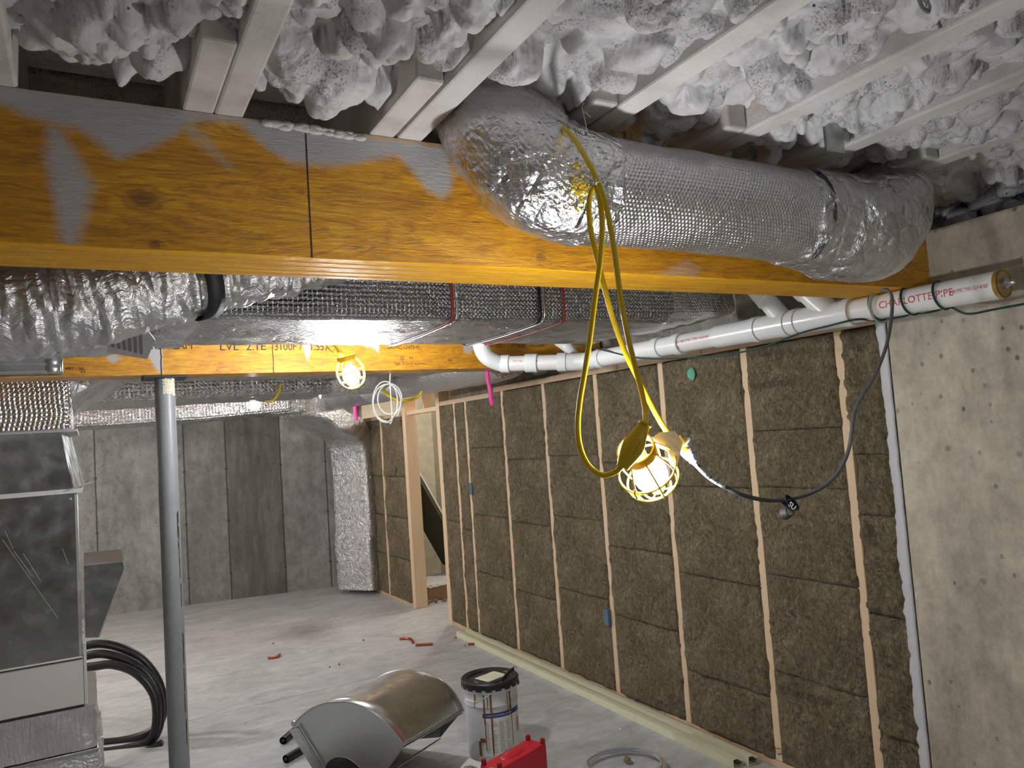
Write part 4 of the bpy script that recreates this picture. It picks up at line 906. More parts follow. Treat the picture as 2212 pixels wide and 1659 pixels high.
# second leg, turned toward the left, then an elbow up
e0 = pB; e1 = at(1075, 799, 4.35); e1 = Vector((2.06, 3.98, 2.040)); 
e1 = on(1, 3.98, 1083, 786)
MB().tube([pB - dirp * .02, pB.lerp(e1, .12), e1], [R0 + .004, R0, R0], 36, caps=False).build('pipe_length', 'pvc', t)
dv = (e1 - pB).normalized()
MB().tube([pB - dirp * .10, pB, pB + dv * .12], R0 + .006, 36, res=4).build('bend_fitting', 'pvc_fitting', t)
MB().tube([pB + dv * .10, pB + dv * .15], R0 + .0095, 36).build('hub_ring', 'pvc_fitting', t)
MB().tube([pB + dv * .27, pB + dv * .34], R0 + .0095, 36).build('hub_ring', 'pvc_fitting', t)
MB().tube([e1 - dv * .05, e1], R0 + .008, 36).build('hub_ring', 'pvc_fitting', t)
ev = Vector(e1); q1 = on(1, 3.99, 1050, 770); q2 = on(1, 3.985, 1036, 735); q3 = on(1, 3.98, 1034, 680)
MB().tube([ev - dv * .03, ev, q1, q2, q3], R0 + .002, 36, res=8, caps=True).build('elbow', 'pvc_fitting', t)
for (u, v, u2, v2, yy, rr, yo) in ((1700, 690, 1625, 610, None, .040, .27), (1800, 660, 1700, 590, None, .046, .32)):
    s_ = pcen(py(u, v)); e_ = Vector((s_.x - .20, s_.y + yo, s_.z + .26)); 
    e_ = on(1, s_.y + yo * .6, u2, v2); e_ = s_ + (e_ - s_) * 1.1
    MB().tube([s_, s_.lerp(e_, .55)], rr, 32).build('branch_pipe', 'pvc', t); MB().tube([s_.lerp(e_, .5), s_.lerp(e_, 1.0)], rr + .006, 32).build('branch_hub', 'pvc_fitting', t)
s_ = pcen(3.78); e_ = on(1, 3.95, 1215, 730)
s2 = on(1, 3.80, 1240, 770); MB().tube([s2, on(1, 3.86, 1228, 752), on(1, 3.9, 1205, 735)], .034, 28, res=5).build('branch_pipe', 'pvc_fitting', t)
# lettering around the pipe
def pwrap(y_start, ang, r):
    def w(a, b_):
        c = pcen(y_start - a); th = ang + b_ / r; return c + Vector((-math.cos(th) * (r + .0013), 0, math.sin(th) * (r + .0013)))
    return w
text_mesh('CHARLOTTE PIPE', .034, None, (0, -1, 0), (0, 0, 1), 'red_print', 'printed_lettering', t, wrap=pwrap(py(1915, 660), -.28, R0), font_w=1.02)
text_mesh('7300 3"PVC TYPE 1 SCH 40 NSF', .017, None, (0, -1, 0), (0, 0, 1), 'red_print', 'printed_lettering', t, wrap=pwrap(py(2070, 632), -.18, R0), font_w=.52)
text_mesh('CHARLOTTE PIPE 7300 3"PVC TYPE 1 SCH 40 NSF-DWV ASTM D2665', .018, None, (0, -1, 0), (0, 0, 1), 'red_print', 'printed_lettering', t, wrap=pwrap(py(1445, 750), -.05, R0), font_w=.9)
text_mesh('07/20/22', .018, None, (0, -1, 0), (0, 0, 1), 'black_print', 'printed_lettering', t, wrap=pwrap(py(1462, 755), -.62, R0), font_w=1.0)
pl_ = e1 - Vector((0, 0, 0)); ux = -dv
s_ = e1 - dv * .08
def ew(a, b_):
    c = s_ - dv * a; sd_ = Vector((0, 0, 1)).cross(dv).normalized(); fr = sd_ if sd_.y < 0 else -sd_; th = .08 + b_ / R0; return c + fr * math.cos(th) * (R0 + .0006) + Vector((0, 0, 1)) * math.sin(th) * (R0 + .0006)
text_mesh('3"PVC TYPE 1 SCH 40 NSF 7300', .017, None, (1, 0, 0), (0, 0, 1), 'red_print', 'printed_lettering', t, wrap=ew, font_w=.62)
MB().tube([pA - dirp * .001, pA + dirp * .012], R0 + .0012, 40).build('amber_primer_band', 'amber_cap', t)
MB().lathe([(R0, 0), (R0 - .004, .001), (R0 - .006, -.02), (0, -.02)], 36, pA - dirp * .002, -dirp).build('end_plug', 'amber_cap', t)
MB().lathe([(.016, 0), (.017, .012), (.010, .02), (.006, .035), (0, .036)], 8, pA - dirp * .001 + Vector((-.005, 0, 0)), -dirp).build('plug_fitting', 'steel_strap', t)
# lower second white pipe under the far end
q1 = on(0, 2.62, 1262, 792); q2 = on(0, 2.62, 1160, 803)
t2 = thing('stub_pipe', 'short white pipe stub just below the far end of the drain pipe', 'pipe', q2)
MB().tube([on(1, 4.6, 1262, 790), on(1, 4.95, 1165, 797)], .042, 28).build('pipe_body', 'pvc_fitting', t2); MB().tube([on(1, 4.93, 1170, 797), on(1, 4.99, 1158, 798)], .047, 28).build('hub', 'pvc_fitting', t2)
# strap hanger round the pipe
t = thing('pipe_hanger', 'grey plastic strap hanger looped round the white drain pipe', 'hanger', (XP, 1.76, 2.0))
hy = py(1900, 662); c = pcen(hy); ring = [c + Vector((math.sin(a) * .050, 0, math.cos(a) * .050)) for a in np.linspace(0, 2 * math.pi, 40, endpoint=False)]
mb = MB(); mb.sweep(ring, lambda i, ln: [(-.011, -.0012), (.011, -.0012), (.011, .0012), (-.011, .0012)], (0, 1, 0), closed=True); 
o = mb.build('strap_loop', 'label_grey', t)
mb = MB(); mb.box(c.x - .006, c.x + .006, c.y - .011, c.y + .011, c.z + .047, BZ); mb.build('strap_tail', 'label_grey', t, bevel=.001)

# ------------------------------------------------------------------ cords
def cord(mb, pts, r, n=10, res=8): mb.tube(pts, r, n, res=res); return mb
# green cord wound on the pipe
pts = [on(0, 2.45, 2260, 648), on(0, 2.45, 2150, 668), on(0, 2.46, 2090, 678)]
wr = []; yc = py(2045, 640)
for w_ in range(3):
    for k in range(12):
        th = math.radians(-118 + 360 * k / 11); c = pcen(yc + .055 * k / 11 * .8); wr.append(c + Vector((-math.cos(th) * .0495, 0, math.sin(th) * .0495)))
    yc += (.115, .125, .05)[w_]
    if w_ < 2: wr.append(pcen(yc - .035) + Vector((-.018, 0, -.051)))
tail = [on(0, 2.45, u, v) for u, v in ((1850, 690), (1790, 704), (1735, 718), (1680, 738), (1640, 752), (1560, 768), (1500, 772), (1420, 775), (1370, 772), (1310, 758), (1260, 746), (1215, 738))]
t = thing('green_cord', 'thin dark green cord wound three times round the white drain pipe', 'cord', (2.45, 2, 2))
cord(MB(), pts + wr + tail, .0038, 8, 6).build('cord_run', 'green_rubber', t)
# grey extension cord from the hanger down to the yellow string
DB = 1.55
t = thing('extension_cord', 'grey extension cord sagging from the pipe hanger to the yellow light string', 'cord', at(1720, 1070, 1.8))
gp = [(1902, 628, 2.20), (1915, 626, 2.18), (1926, 640, 2.17), (1926, 680, 2.15), (1915, 745, 2.10), (1890, 810, 2.05), (1862, 855, 2.02), (1846, 890, 2.0), (1840, 930, 1.96), (1832, 975, 1.93), (1812, 1018, 1.88), (1780, 1050, 1.84), (1740, 1070, 1.8), (1695, 1080, 1.75), (1650, 1080, 1.71), (1600, 1068, 1.66), (1562, 1050, 1.64)]
cord(MB(), [at(*p) for p in gp], .0048, 12, 6).build('cord_run', 'grey_rubber', t)
cord(MB(), [at(1566, 1052, 1.64), at(1535, 1033, 1.62), at(1512, 1012, 1.60), at(1498, 996, 1.59)], .0052, 12, 6).build('dusty_cord_end', 'dusty_cord', t, label='cord end smeared with white dried adhesive')
a_, b_ = at(1503, 1003, 1.595), at(1474, 953, 1.575); ax_ = (b_ - a_); L = ax_.length
MB().lathe([(0, 0), (.006, .002), (.008, .008), (.010, .010), (.009, .014), (.013, .020), (.0165, L * .55), (.0165, L - .002), (0, L)], 10, a_, ax_).build('socket_end', 'dusty_cord', t)
# velcro tie
t = thing('cable_tie_strap', 'black hook-and-loop strap dangling on the grey extension cord', 'strap', at(1702, 1100, 1.75))
c = at(1702, 1104, 1.752)
def loop(cx, cy, rx, ry, w, rot, nm, mat='black_strap'):
    ring = []
    for a in np.linspace(0, 2 * math.pi, 28, endpoint=False):
        u = cx + rx * math.cos(a) * math.cos(rot) - ry * math.sin(a) * math.sin(rot); v = cy + rx * math.cos(a) * math.sin(rot) + ry * math.sin(a) * math.cos(rot)
        ring.append(at(u, v, 1.755))
    fwd = Vector(fw)
    ring = [p + fwd * (.010 * math.cos(2 * math.pi * k / 28 + 1)) + Vector((0, 0, .004 * math.sin(2 * math.pi * k / 28))) for k, p in enumerate(ring)]
    MB().sweep(ring, lambda i, ln: [(-.0012, -w / 2), (.0012, -w / 2), (.0012, w / 2), (-.0012, w / 2)], (fwd + Vector((.25, 0, .35))).normalized(), closed=True).build(nm, mat, t)
loop(1702, 1105, 13, 16, .016, .3, 'lower_loop'); loop(1706, 1087, 20, 9, .014, .75, 'upper_loop')
mb = MB(); mb.obox(at(1694, 1073, 1.742), at(1724, 1100, 1.742) - at(1694, 1073, 1.742), (at(1683, 1082, 1.742) - at(1694, 1073, 1.742)), Vector(fw) * .002); tf_ = mb.build('tail_flap', 'black_strap', t)
q = at(1701, 1091, 1.7405); text_mesh('SU', .016, q, at(1724, 1110, 1.74) - at(1701, 1091, 1.74), at(1704, 1080, 1.74) - at(1698, 1088, 1.74), 'white_print', 'white_lettering', tf_, ext=.0008)

# yellow string-light cord with its lamps
t = thing('light_string_cord', 'thick yellow cord looped over the round duct, hanging to the near lamp', 'cord', at(1290, 400, 1.5))
y_at = lambda u, v, d: at(u, v, d)
tie = at(1292, 398, 1.515)
c1 = [at(1150, 262, 1.75), at(1205, 270, 1.68), at(1232, 290, 1.60), at(1256, 325, 1.545), at(1277, 362, 1.52), at(1292, 396, 1.512), at(1308, 440, 1.512), at(1322, 510, 1.515), at(1332, 580, 1.518), at(1342, 650, 1.52), at(1357, 730, 1.522), at(1374, 800, 1.524), at(1387, 850, 1.524), at(1394, 890, 1.51), at(1393, 918, 1.475)]
cord(MB(), c1, .0056, 14, 6).build('cord_run', 'yellow_rubber', t)
c2 = [at(1288, 400, 1.517), at(1297, 440, 1.52), at(1301, 500, 1.522), at(1296, 570, 1.525), at(1286, 640, 1.528), at(1273, 740, 1.53), at(1262, 810, 1.53), at(1252, 870, 1.53), at(1248, 925, 1.525), at(1254, 970, 1.515), at(1272, 1007, 1.50), at(1300, 1026, 1.485), at(1328, 1020, 1.475), at(1346, 1004, 1.47)]
cord(MB(), c2, .0056, 14, 6).build('cord_run', 'yellow_rubber', t)
c3 = [at(1286, 398, 1.522), at(1276, 420, 1.53), at(1272, 450, 1.535), at(1278, 510, 1.54), at(1293, 570, 1.545), at(1308, 630, 1.55), at(1325, 690, 1.56), at(1352, 765, 1.57), at(1385, 830, 1.58), at(1415, 890, 1.585), at(1442, 935, 1.585), at(1466, 958, 1.58), at(1476, 966, 1.575)]
cord(MB(), c3, .0056, 14, 6).build('cord_run', 'yellow_rubber', t)
ta = (at(1480, 972, 1.575) - at(1462, 945, 1.575)); MB().lathe([(0, 0), (.009, .001), (.011, .012), (.015, ta.length), (0, ta.length + .001)], 14, at(1462, 945, 1.575), ta).build('plug', 'yellow_plastic', t)
mb = MB(); ring = [tie + Vector(rt) * math.cos(a) * .010 + Vector(fw) * math.sin(a) * .012 + Vector((0, 0, .002 * math.sin(3 * a))) for a in np.linspace(0, 2 * math.pi, 20, endpoint=False)]
mb.tube(ring, .0009, 6, closed=True); mb.tube([at(1262, 222, 1.66), at(1257, 232, 1.655), at(1264, 262, 1.60), at(1273, 310, 1.55), at(1284, 360, 1.525), at(1288, 398, 1.50)], .0009, 6, res=4); mb.tube([at(1258, 240, 1.65), at(1268, 246, 1.65), at(1276, 254, 1.65)], .0009, 6); mb.build('tie_wire', 'steel_strap', t)
# in-line socket body in front of the cage
a_ = at(1394, 914, 1.475); b_ = at(1344, 1010, 1.468); ax_ = (b_ - a_); L = ax_.length; fwd = Vector(fw)
prof = [(.011, 0), (.0115, .03), (.0125, .12), (.017, .30), (.0225, .48), (.0225, .60), (.017, .82), (.013, .93), (.012, 1.0)]
P = [a_ + ax_ * f for r, f in prof]
mb = MB(); mb.sweep(P, lambda i, ln: [(-prof[i][0] * math.sin(2 * math.pi * j / 20) * (1.0), .72 * prof[i][0] * math.cos(2 * math.pi * j / 20)) for j in range(20)], -fwd); ils = mb.build('inline_socket', 'yellow_rubber', t, sub=1)
MB().tube([a_ - ax_ * .01, a_ + ax_ * .03], .0135, 20).build('strain_collar', 'yellow_rubber', ils)
cc = a_ + ax_ * .52 - fwd * .0165; dd = ax_.normalized(); ss = dd.cross(fwd).normalized(); ring = []
for a in np.linspace(0, 2 * math.pi, 32, endpoint=False):
    l_ = .011 if math.cos(a) > 0 else -.011; ring.append(cc + dd * (l_ + .0065 * math.cos(a)) + ss * .0065 * math.sin(a))
MB().tube(ring, .0009, 6, closed=True).build('embossed_outline', 'yellow_plastic', ils)

# caged lamp
def cage_lamp(name, label, center, axis, r, glow, tagp=None, sock=True, group=None, hang=False):
    """cage whose open collar faces +axis"""
    t = thing(name, label, 'lamp', center, group); c = Vector(center); ax = Vector(axis).normalized()
    u = ax.cross(Vector((0, 1, 0))).normalized(); v = ax.cross(u)
    def P3(rad, h, a): return c + ax * h + (u * math.cos(a) + v * math.sin(a)) * rad
    prof = [(.62, .98), (.70, .80), (.95, .35), (1.0, 0), (.96, -.40), (.80, -.80), (.50, -1.08), (.22, -1.18)]
    for k in range(8):
        a = 2 * math.pi * k / 8 + .2; MB().tube([P3(pr * r, ph * r, a) for pr, ph in prof], .0019 * r / .063, 8, res=4).build('cage_rib', 'yellow_plastic', t)
    for pr, ph, th in ((1.0, 0, .0026), (.90, -.62, .0022), (.50, -1.08, .0022), (.22, -1.18, .0026)):
        MB().tube([P3(pr * r, ph * r, a) for a in np.linspace(0, 2 * math.pi, 40, endpoint=False)], th * r / .063, 8, closed=True).build('cage_ring', 'yellow_plastic', t)
    ring = [P3(.62 * r, .98 * r, a) for a in np.linspace(0, 2 * math.pi, 40, endpoint=False)]
    hh = .075 * r / .063
    MB().sweep(ring, lambda i, ln: [(-.011 * r / .063, -.0015), (.011 * r / .063, -.0015), (.011 * r / .063, .0015), (-.011 * r / .063, .0015)], u, closed=True).build('collar_ring', 'yellow_plastic', t)
    MB().tube([P3(1.0 * r, -.25 * r, 0.2), P3(1.12 * r, -.1 * r, .2), P3(1.12 * r, .1 * r, .2), P3(1.0 * r, .2 * r, .2)], .003 * r / .063, 8).build('latch', 'yellow_plastic', t)
    s = r / .063
    bp = [(0, -.060), (.014, -.058), (.027, -.050), (.036, -.034), (.038, -.016), (.034, .002), (.024, .018), (.014, .027), (.013, .034)]
    MB().lathe([(a * s, b * s) for a, b in bp], 28, c, ax).build('bulb', glow, t)
    if sock:
        MB().lathe([(.013 * s, .034 * s), (.0155 * s, .036 * s), (.0165 * s, .075 * s), (.012 * s, .085 * s), (0, .086 * s)], 20, c, ax).build('socket', 'yellow_rubber', t)
    if hang: MB().tube([c + ax * .08 * s, (c.x, c.y, 2.65)], .0055, 8).build('hanging_cord', 'yellow_rubber', t)
    return t, P3
c0 = at(1397, 1012, 1.56); axm = at(1362, 950, 1.50) - c0
t, P3 = cage_lamp('caged_lamp', 'near lit work lamp in a round yellow cage, hanging from the yellow cord', c0, axm, .060, 'bulb_glow')
q = [at(*p) for p in ((1410, 945, 1.545), (1424, 934, 1.55), (1458, 931, 1.56), (1476, 955, 1.555), (1470, 978, 1.55), (1461, 1010, 1.545), (1448, 1008, 1.545), (1443, 975, 1.545), (1425, 968, 1.545))]
mb = MB(); mb.prism(q, Vector(fw) * .0008); o = mb.build('hang_tag', 'paper', t, smooth=False); o['label'] = 'white hang tag'
c_l2 = at(757, 803, 3.55); 
t, P3 = cage_lamp('caged_lamp', 'lit work lamp in a yellow cage below the middle beam, left of the centre', c_l2, Vector((-.25, -.1, .9)), .066, 'bulb_glow_far')
MB().tube([c_l2 + Vector((-.02, -.005, .07)), at(735, 762, 3.52), at(728, 752, 3.52), at(718, 742, 3.52), at(712, 722, 3.52), at(712, 680, 3.50), at(712, 560, 3.45)], [.016, .012, .009, .0065, .0055, .0055, .0055], 12, res=4).build('cord_end', 'yellow_rubber', t)
MB().tube([at(722, 762, 3.52), at(716, 758, 3.52), at(706, 745, 3.52), at(705, 720, 3.52)], .0055, 10, res=4).build('cord_end', 'yellow_rubber', t)
t, P3 = cage_lamp('caged_lamp', 'small lit work lamp almost hidden behind the background ducts', (1.28, 7.0, 2.13), Vector((0, 0, 1)), .060, 'bulb_glow_far', hang=True)
t, P3 = cage_lamp('caged_lamp', 'added unseen fill lamp in a cage, behind the viewer at the left', (-1.9, -2.4, 2.05), Vector((.1, 0, 1)), .060, 'fill_glow_behind', hang=True)  # unseen lamp added as fill light from behind, left side
t, P3 = cage_lamp('caged_lamp', 'added unseen fill lamp in a cage, behind the viewer at the right', (1.5, -1.3, 2.05), Vector((.1, 0, 1)), .060, 'fill_glow_behind', hang=True)  # second unseen fill lamp added behind the viewer
t, P3 = cage_lamp('caged_lamp', 'added fill lamp in a cage, left of the furnace stack, outside the view', (-1.7, 7.0, 1.9), Vector((.1, 0, 1)), .060, 'fill_glow_back', hang=True)  # added out of view to brighten the back of the room
t, P3 = cage_lamp('caged_lamp', 'added unseen fill lamp in a cage, inside the alcove behind the framed wall', (3.5, 7.6, 2.2), Vector((.1, 0, 1)), .060, 'bulb_glow_far', hang=True)  # added out of sight to brighten the alcove walls
# yellow cord bits in the background
tag(cord(MB(), [at(606, 830, 5.6), at(603, 845, 5.6), at(597, 858, 5.6), at(588, 866, 5.6), at(575, 868, 5.7)], .009, 8, 4).build('yellow_cord', 'yellow_rubber'), 'yellow cord draped over the background duct left of the second lamp', 'cord')
tag(cord(MB(), [at(826, 838, 4.9), at(835, 852, 4.9), at(858, 864, 4.9), at(885, 864, 4.95), at(905, 855, 5.0), at(912, 845, 5.0)], .009, 8, 5).build('yellow_cord', 'yellow_rubber'), 'yellow cord sagging beneath the large round duct beside the coiled cable', 'cord')
# coil of pale cable
t = thing('cable_coil', 'loose coil of thin pale cable hanging before the alcove post', 'cable', at(835, 870, 4.6))
pts = [at(846, 800, 4.6), at(842, 822, 4.6)]
for k in range(46):
    a = 2 * math.pi * k / 15 + 1.2; f = k // 15; cx, cy, rx, ry = ((836, 870, 30, 40), (842, 862, 26, 33), (832, 868, 27, 44), (836, 870, 30, 40))[f]
    pts.append(at(cx + rx * math.cos(a), cy + ry * math.sin(a), 4.6 + .01 * math.sin(k)))
cord(MB(), pts, .0042, 8, 3).build('cable_run', 'white_cable', t)
# ribbons
def ribbon(name, pts, w, lb):
    P, _ = spline(pts, [1] * len(pts), 6); vs = []
    for i, p in enumerate(P): vs += [p - Vector(rt) * w / 2, p + Vector(rt) * w / 2]
    mb = MB(); mb.add(vs, [(2 * i, 2 * i + 1, 2 * i + 3, 2 * i + 2) for i in range(len(P) - 1)]); tag(mb.build(name, 'pink_ribbon', solid=.0008), lb, 'ribbon')
ribbon('pink_ribbon', [at(1052, 790, 4.9), at(1054, 822, 4.9), at(1058, 840, 4.9), at(1060, 858, 4.9), at(1064, 876, 4.9)], .026, 'pink survey ribbon hanging below the white pipe elbow')
ribbon('pink_ribbon', [at(766, 850, 7.6), at(767, 880, 7.6), at(768, 895, 7.6), at(770, 908, 7.6)], .04, 'faint pink ribbon hanging behind the foil drop duct')

# ------------------------------------------------------------------ things on the floor
def fp(u, v, z=0): return on(2, z, u, v)
# pail
bc = fp(1063, 1606); bc = fp(1068, 1622)
PR = .148; PH = .385
t = thing('adhesive_pail', 'white pail of flooring adhesive with black lid and brown drips', 'pail', bc)
MB().lathe([(0, .002), (PR - .014, .002), (PR - .010, 0), (PR - .009, .006), (PR - .006, .27), (PR - .002, .274), (PR - .002, .282), (PR - .005, .286), (PR - .003, .34), (PR - .001, .344), (PR - .001, PH - .01)], 64, bc).build('body', 'pail_white', t)
prof = [(0, PH + .004), (.09, PH + .004), (.094, PH - .002), (.118, PH - .002), (.122, PH + .006), (.140, PH + .010), (.150, PH + .012), (.156, PH + .006), (.156, PH - .004), (.152, PH - .02)]
lid = MB().lathe(prof, 64, bc).build('lid', 'pail_black', t)
mb = MB()
for k in range(18):
    a = 2 * math.pi * k / 18; r = PR + .004; ca, sa = math.cos(a), math.sin(a); tx = Vector((-sa, ca, 0)); nr = Vector((ca, sa, 0)); p = bc + nr * r
    mb.prism([p + tx * .017 + Vector((0, 0, PH - .012)), p - tx * .017 + Vector((0, 0, PH - .012)), p - tx * .016 + Vector((0, 0, PH - .028)), p + tx * .016 + Vector((0, 0, PH - .028))], nr * .003)
mb.build('lid_tabs', 'pail_black', lid, smooth=False)
def pc_(az, z, off=0): r = PR - .005 + off; return bc + Vector((r * math.cos(az), r * math.sin(az), z))
toC = math.atan2(-bc.y, -bc.x)                             # azimuth facing the viewer
def strip(mb, a0, a1, z0, z1, off=.0012, n=14):
    vs = []
    for i in range(n + 1):
        a = a0 + (a1 - a0) * i / n; vs += [pc_(a, z0, off), pc_(a, z1, off)]
    mb.add(vs, [(2 * i, 2 * i + 2, 2 * i + 3, 2 * i + 1) if a1 > a0 else (2 * i, 2 * i + 1, 2 * i + 3, 2 * i + 2) for i in range(n)])
mb = MB(); strip(mb, toC - .35, toC + 1.25, .030, .222); dl_ = mb.build('data_label', 'paper', t)
mb = MB(); strip(mb, toC - .35, toC + 1.3, .222, .246, .0016); bb_ = mb.build('blue_band', 'label_blue', t)
mb = MB()
for k in range(4):
    a0 = toC - .31 + k * .27
    for z in np.arange(.045, .20, .0085):
        if rng.random() < .85: strip(mb, a0, a0 + .22 * (.7 + .3 * rng.random()), z, z + .0032, .0026, 3)
mb.build('fine_print', 'label_grey', dl_)
mb = MB()
for k in range(22):
    if rng.random() < .75: a0 = toC + .42 + k * .016; strip(mb, a0, a0 + .009, .034, .052, .003, 1)
mb.build('barcode', 'black_print', dl_)
def wpail(a_start, z0, off=.0024):
    def w(a, b_): return pc_(a_start + a / PR, z0 + b_, off)
    return w
text_mesh('LOW VOC FLOORING ADHESIVE', .013, None, (1, 0, 0), (0, 0, 1), 'white_print', 'label_lettering', bb_, wrap=wpail(toC - .22, .230), font_w=.8)
mb = MB()
for da, z0, z1, w in ((-.62, .30, .345, .035), (-.27, .19, .35, .03), (-.27, .06, .21, .016), (-.14, .27, .35, .016), (-.02, .045, .35, .032), (-.02, .03, .2, .018), (.62, .22, .35, .014), (.74, .25, .352, .036), (.78, .06, .30, .014), (-.66, .27, .31, .014)):
    strip(mb, toC + da - w, toC + da + w, z0, z1, .0032, 3)
strip(mb, toC - .50, toC - .30, .10, .12, .003, 4); strip(mb, toC - .56, toC - .46, .03, .105, .003, 3)
mb.build('adhesive_drips', 'adhesive', t)
mb = MB(); strip(mb, toC + 1.05, toC + 1.25, .12, .19, .003, 3); mb.build('colour_mark', 'peach', t)
mb = MB(); vs = []
for i in range(15):
    for j in range(15):
        x = -.075 + .15 * i / 14; y = -.055 + .11 * j / 14; z = PH + .008 + .006 * abs(mnoise.noise(Vector((x * 60, y * 60, 2)))); ed = max(abs(x) / .075, abs(y) / .055); 
        a = .3; vs.append(bc + Vector((x * math.cos(a) - y * math.sin(a) + .01, x * math.sin(a) + y * math.cos(a), z if ed < .95 else PH + .005)))
mb.add(vs, [(i * 15 + j, (i + 1) * 15 + j, (i + 1) * 15 + j + 1, i * 15 + j + 1) for i in range(14) for j in range(14)]); mb.build('dried_adhesive', 'dried_white', lid)
fr = Vector((-bc.x, -bc.y, 0)).normalized(); rr_ = Vector((-fr.y, fr.x, 0)); rr_ = -rr_ if rr_.dot(Vector(rt)) < 0 else rr_
h1 = bc + rr_ * .155 + Vector((0, 0, .372)); h0 = bc - rr_ * .135 + fr * .07 + Vector((0, 0, .305))
hp = [h0, bc - rr_ * .07 + fr * .150 + Vector((0, 0, .315)), bc + fr * .150 + Vector((0, 0, .35)), bc + rr_ * .06 + fr * .11 + Vector((0, 0, .395)), bc + rr_ * .10 + fr * .05 + Vector((0, 0, .41)), bc + rr_ * .13 + Vector((0, 0, .43)), bc + rr_ * .150 - fr * .02 + Vector((0, 0, .42)), h1]
MB().tube(hp, .0022, 8, res=6).build('bail_handle', 'steel_strap', t); hd_ = LASTO[0]; MB().tube([hp[3] + Vector((0, 0, .002)), hp[4] + Vector((0, 0, .006)), hp[5] - Vector((0, 0, .008))], .0085, 12, res=3).build('handle_grip', 'black_plastic', hd_)
MB().lathe([(0, .012), (.012, .012), (.016, 0)], 16, bc + rr_ * (PR - .002) + Vector((0, 0, .352)), rr_).build('handle_ear', 'pail_black', t)

# sheet metal register boot: half-round top over a flared open box
t = thing('duct_boot', 'galvanized half-round duct boot lying open on the floor', 'duct fitting', fp(850, 1620))
def F(u, v, y): return on(1, y, u, v)
# axis runs from near-left end plate to far-right end; build in a local frame
nl = fp(700, 1700, .0); 
E0 = Vector((1.075, 3.72, .0)); AX = Vector((.86, .50, 0)).normalized() 
def near_end(u, v): return at(u, v, 3.42)
def far_end(u, v): return at(u, v, 4.02)
arcn = [(632, 1568), (650, 1548), (675, 1530), (705, 1519), (738, 1516), (772, 1522), (805, 1538), (835, 1561), (858, 1588), (873, 1608)]
arcf = [(790, 1487), (808, 1470), (832, 1456), (862, 1448), (895, 1449), (925, 1456), (955, 1470), (978, 1492), (993, 1515), (1001, 1534)]
q1_, q2_, q3_ = at(632, 1568, 3.64), at(873, 1608, 3.42), fp(765, 1720)
NN = (q2_ - q1_).cross(q3_ - q1_).normalized()
def inpl(u, v, p0):                                        # point seen at (u, v) on the cheek plane through p0
    d = Vector(ray(u, v)); c = Vector(CAM); return c + d * ((p0 - c).dot(NN) / d.dot(NN))
qf = at(1001, 1534, 3.98)
A0 = [inpl(u, v, q1_) for u, v in arcn]; A1 = [inpl(u, v, qf) for u, v in arcf]
P0, _ = spline(A0, [1] * 10, 4); P1, _ = spline(A1, [1] * 10, 4); n = len(P0); mb = MB(); vs = []
for i in range(n):
    for k in range(9): vs.append(P0[i].lerp(P1[i], k / 8))
mb.add(vs, [(i * 9 + k, i * 9 + k + 1, (i + 1) * 9 + k + 1, (i + 1) * 9 + k) for i in range(n - 1) for k in range(8)]); mb.build('curved_wrap', 'boot_metal', t, solid=.0016)
MB().tube(P0, .0045, 8).build('near_seam', 'galvanized', t); MB().tube(P1, .0035, 8).build('far_seam', 'galvanized', t)
NP = lambda u, v: inpl(u, v, q1_)
FP = lambda u, v: inpl(u, v, qf)
# near cheek plate with a half-round notch
nA, nB = A0[0], A0[-1]
low = [at(697, 1668, 3.40), at(745, 1740, 3.30)]
notch = [NP(u, v) for u, v in ((790, 1680), (775, 1655), (752, 1638), (728, 1634), (708, 1645), (700, 1662))]
bm = bmesh.new(); poly = P0 + [NP(862, 1628), NP(830, 1672), NP(805, 1695)] + notch + [NP(694, 1665)]
vsb = [bm.verts.new(p) for p in poly]; f_ = bm.faces.new(vsb); bmesh.ops.triangulate(bm, faces=[f_]); mb = MB(); mb.add([v.co.copy() for v in bm.verts], [[v.index for v in f.verts] for f in bm.faces]); bm.verts.index_update()
mb = MB(); bm.verts.ensure_lookup_table(); mb.add([v.co.copy() for v in bm.verts], [[v.index for v in f.verts] for f in bm.faces]); bm.free(); mb.build('end_cheek', 'galvanized', t, smooth=False, solid=.0016)
MB().tube(notch, .003, 8, res=3).build('notch_rim', 'galvanized', t)
bm = bmesh.new(); poly = P1 + [FP(985, 1552), FP(952, 1592), FP(860, 1600), FP(800, 1540)]
vsb = [bm.verts.new(p) for p in poly]; f_ = bm.faces.new(vsb); bmesh.ops.triangulate(bm, faces=[f_]); bm.verts.index_update(); bm.verts.ensure_lookup_table(); mb = MB(); mb.add([v.co.copy() for v in bm.verts], [[v.index for v in f.verts] for f in bm.faces]); bm.free(); mb.build('far_cheek', 'galvanized_dark', t, smooth=False, solid=.0016)
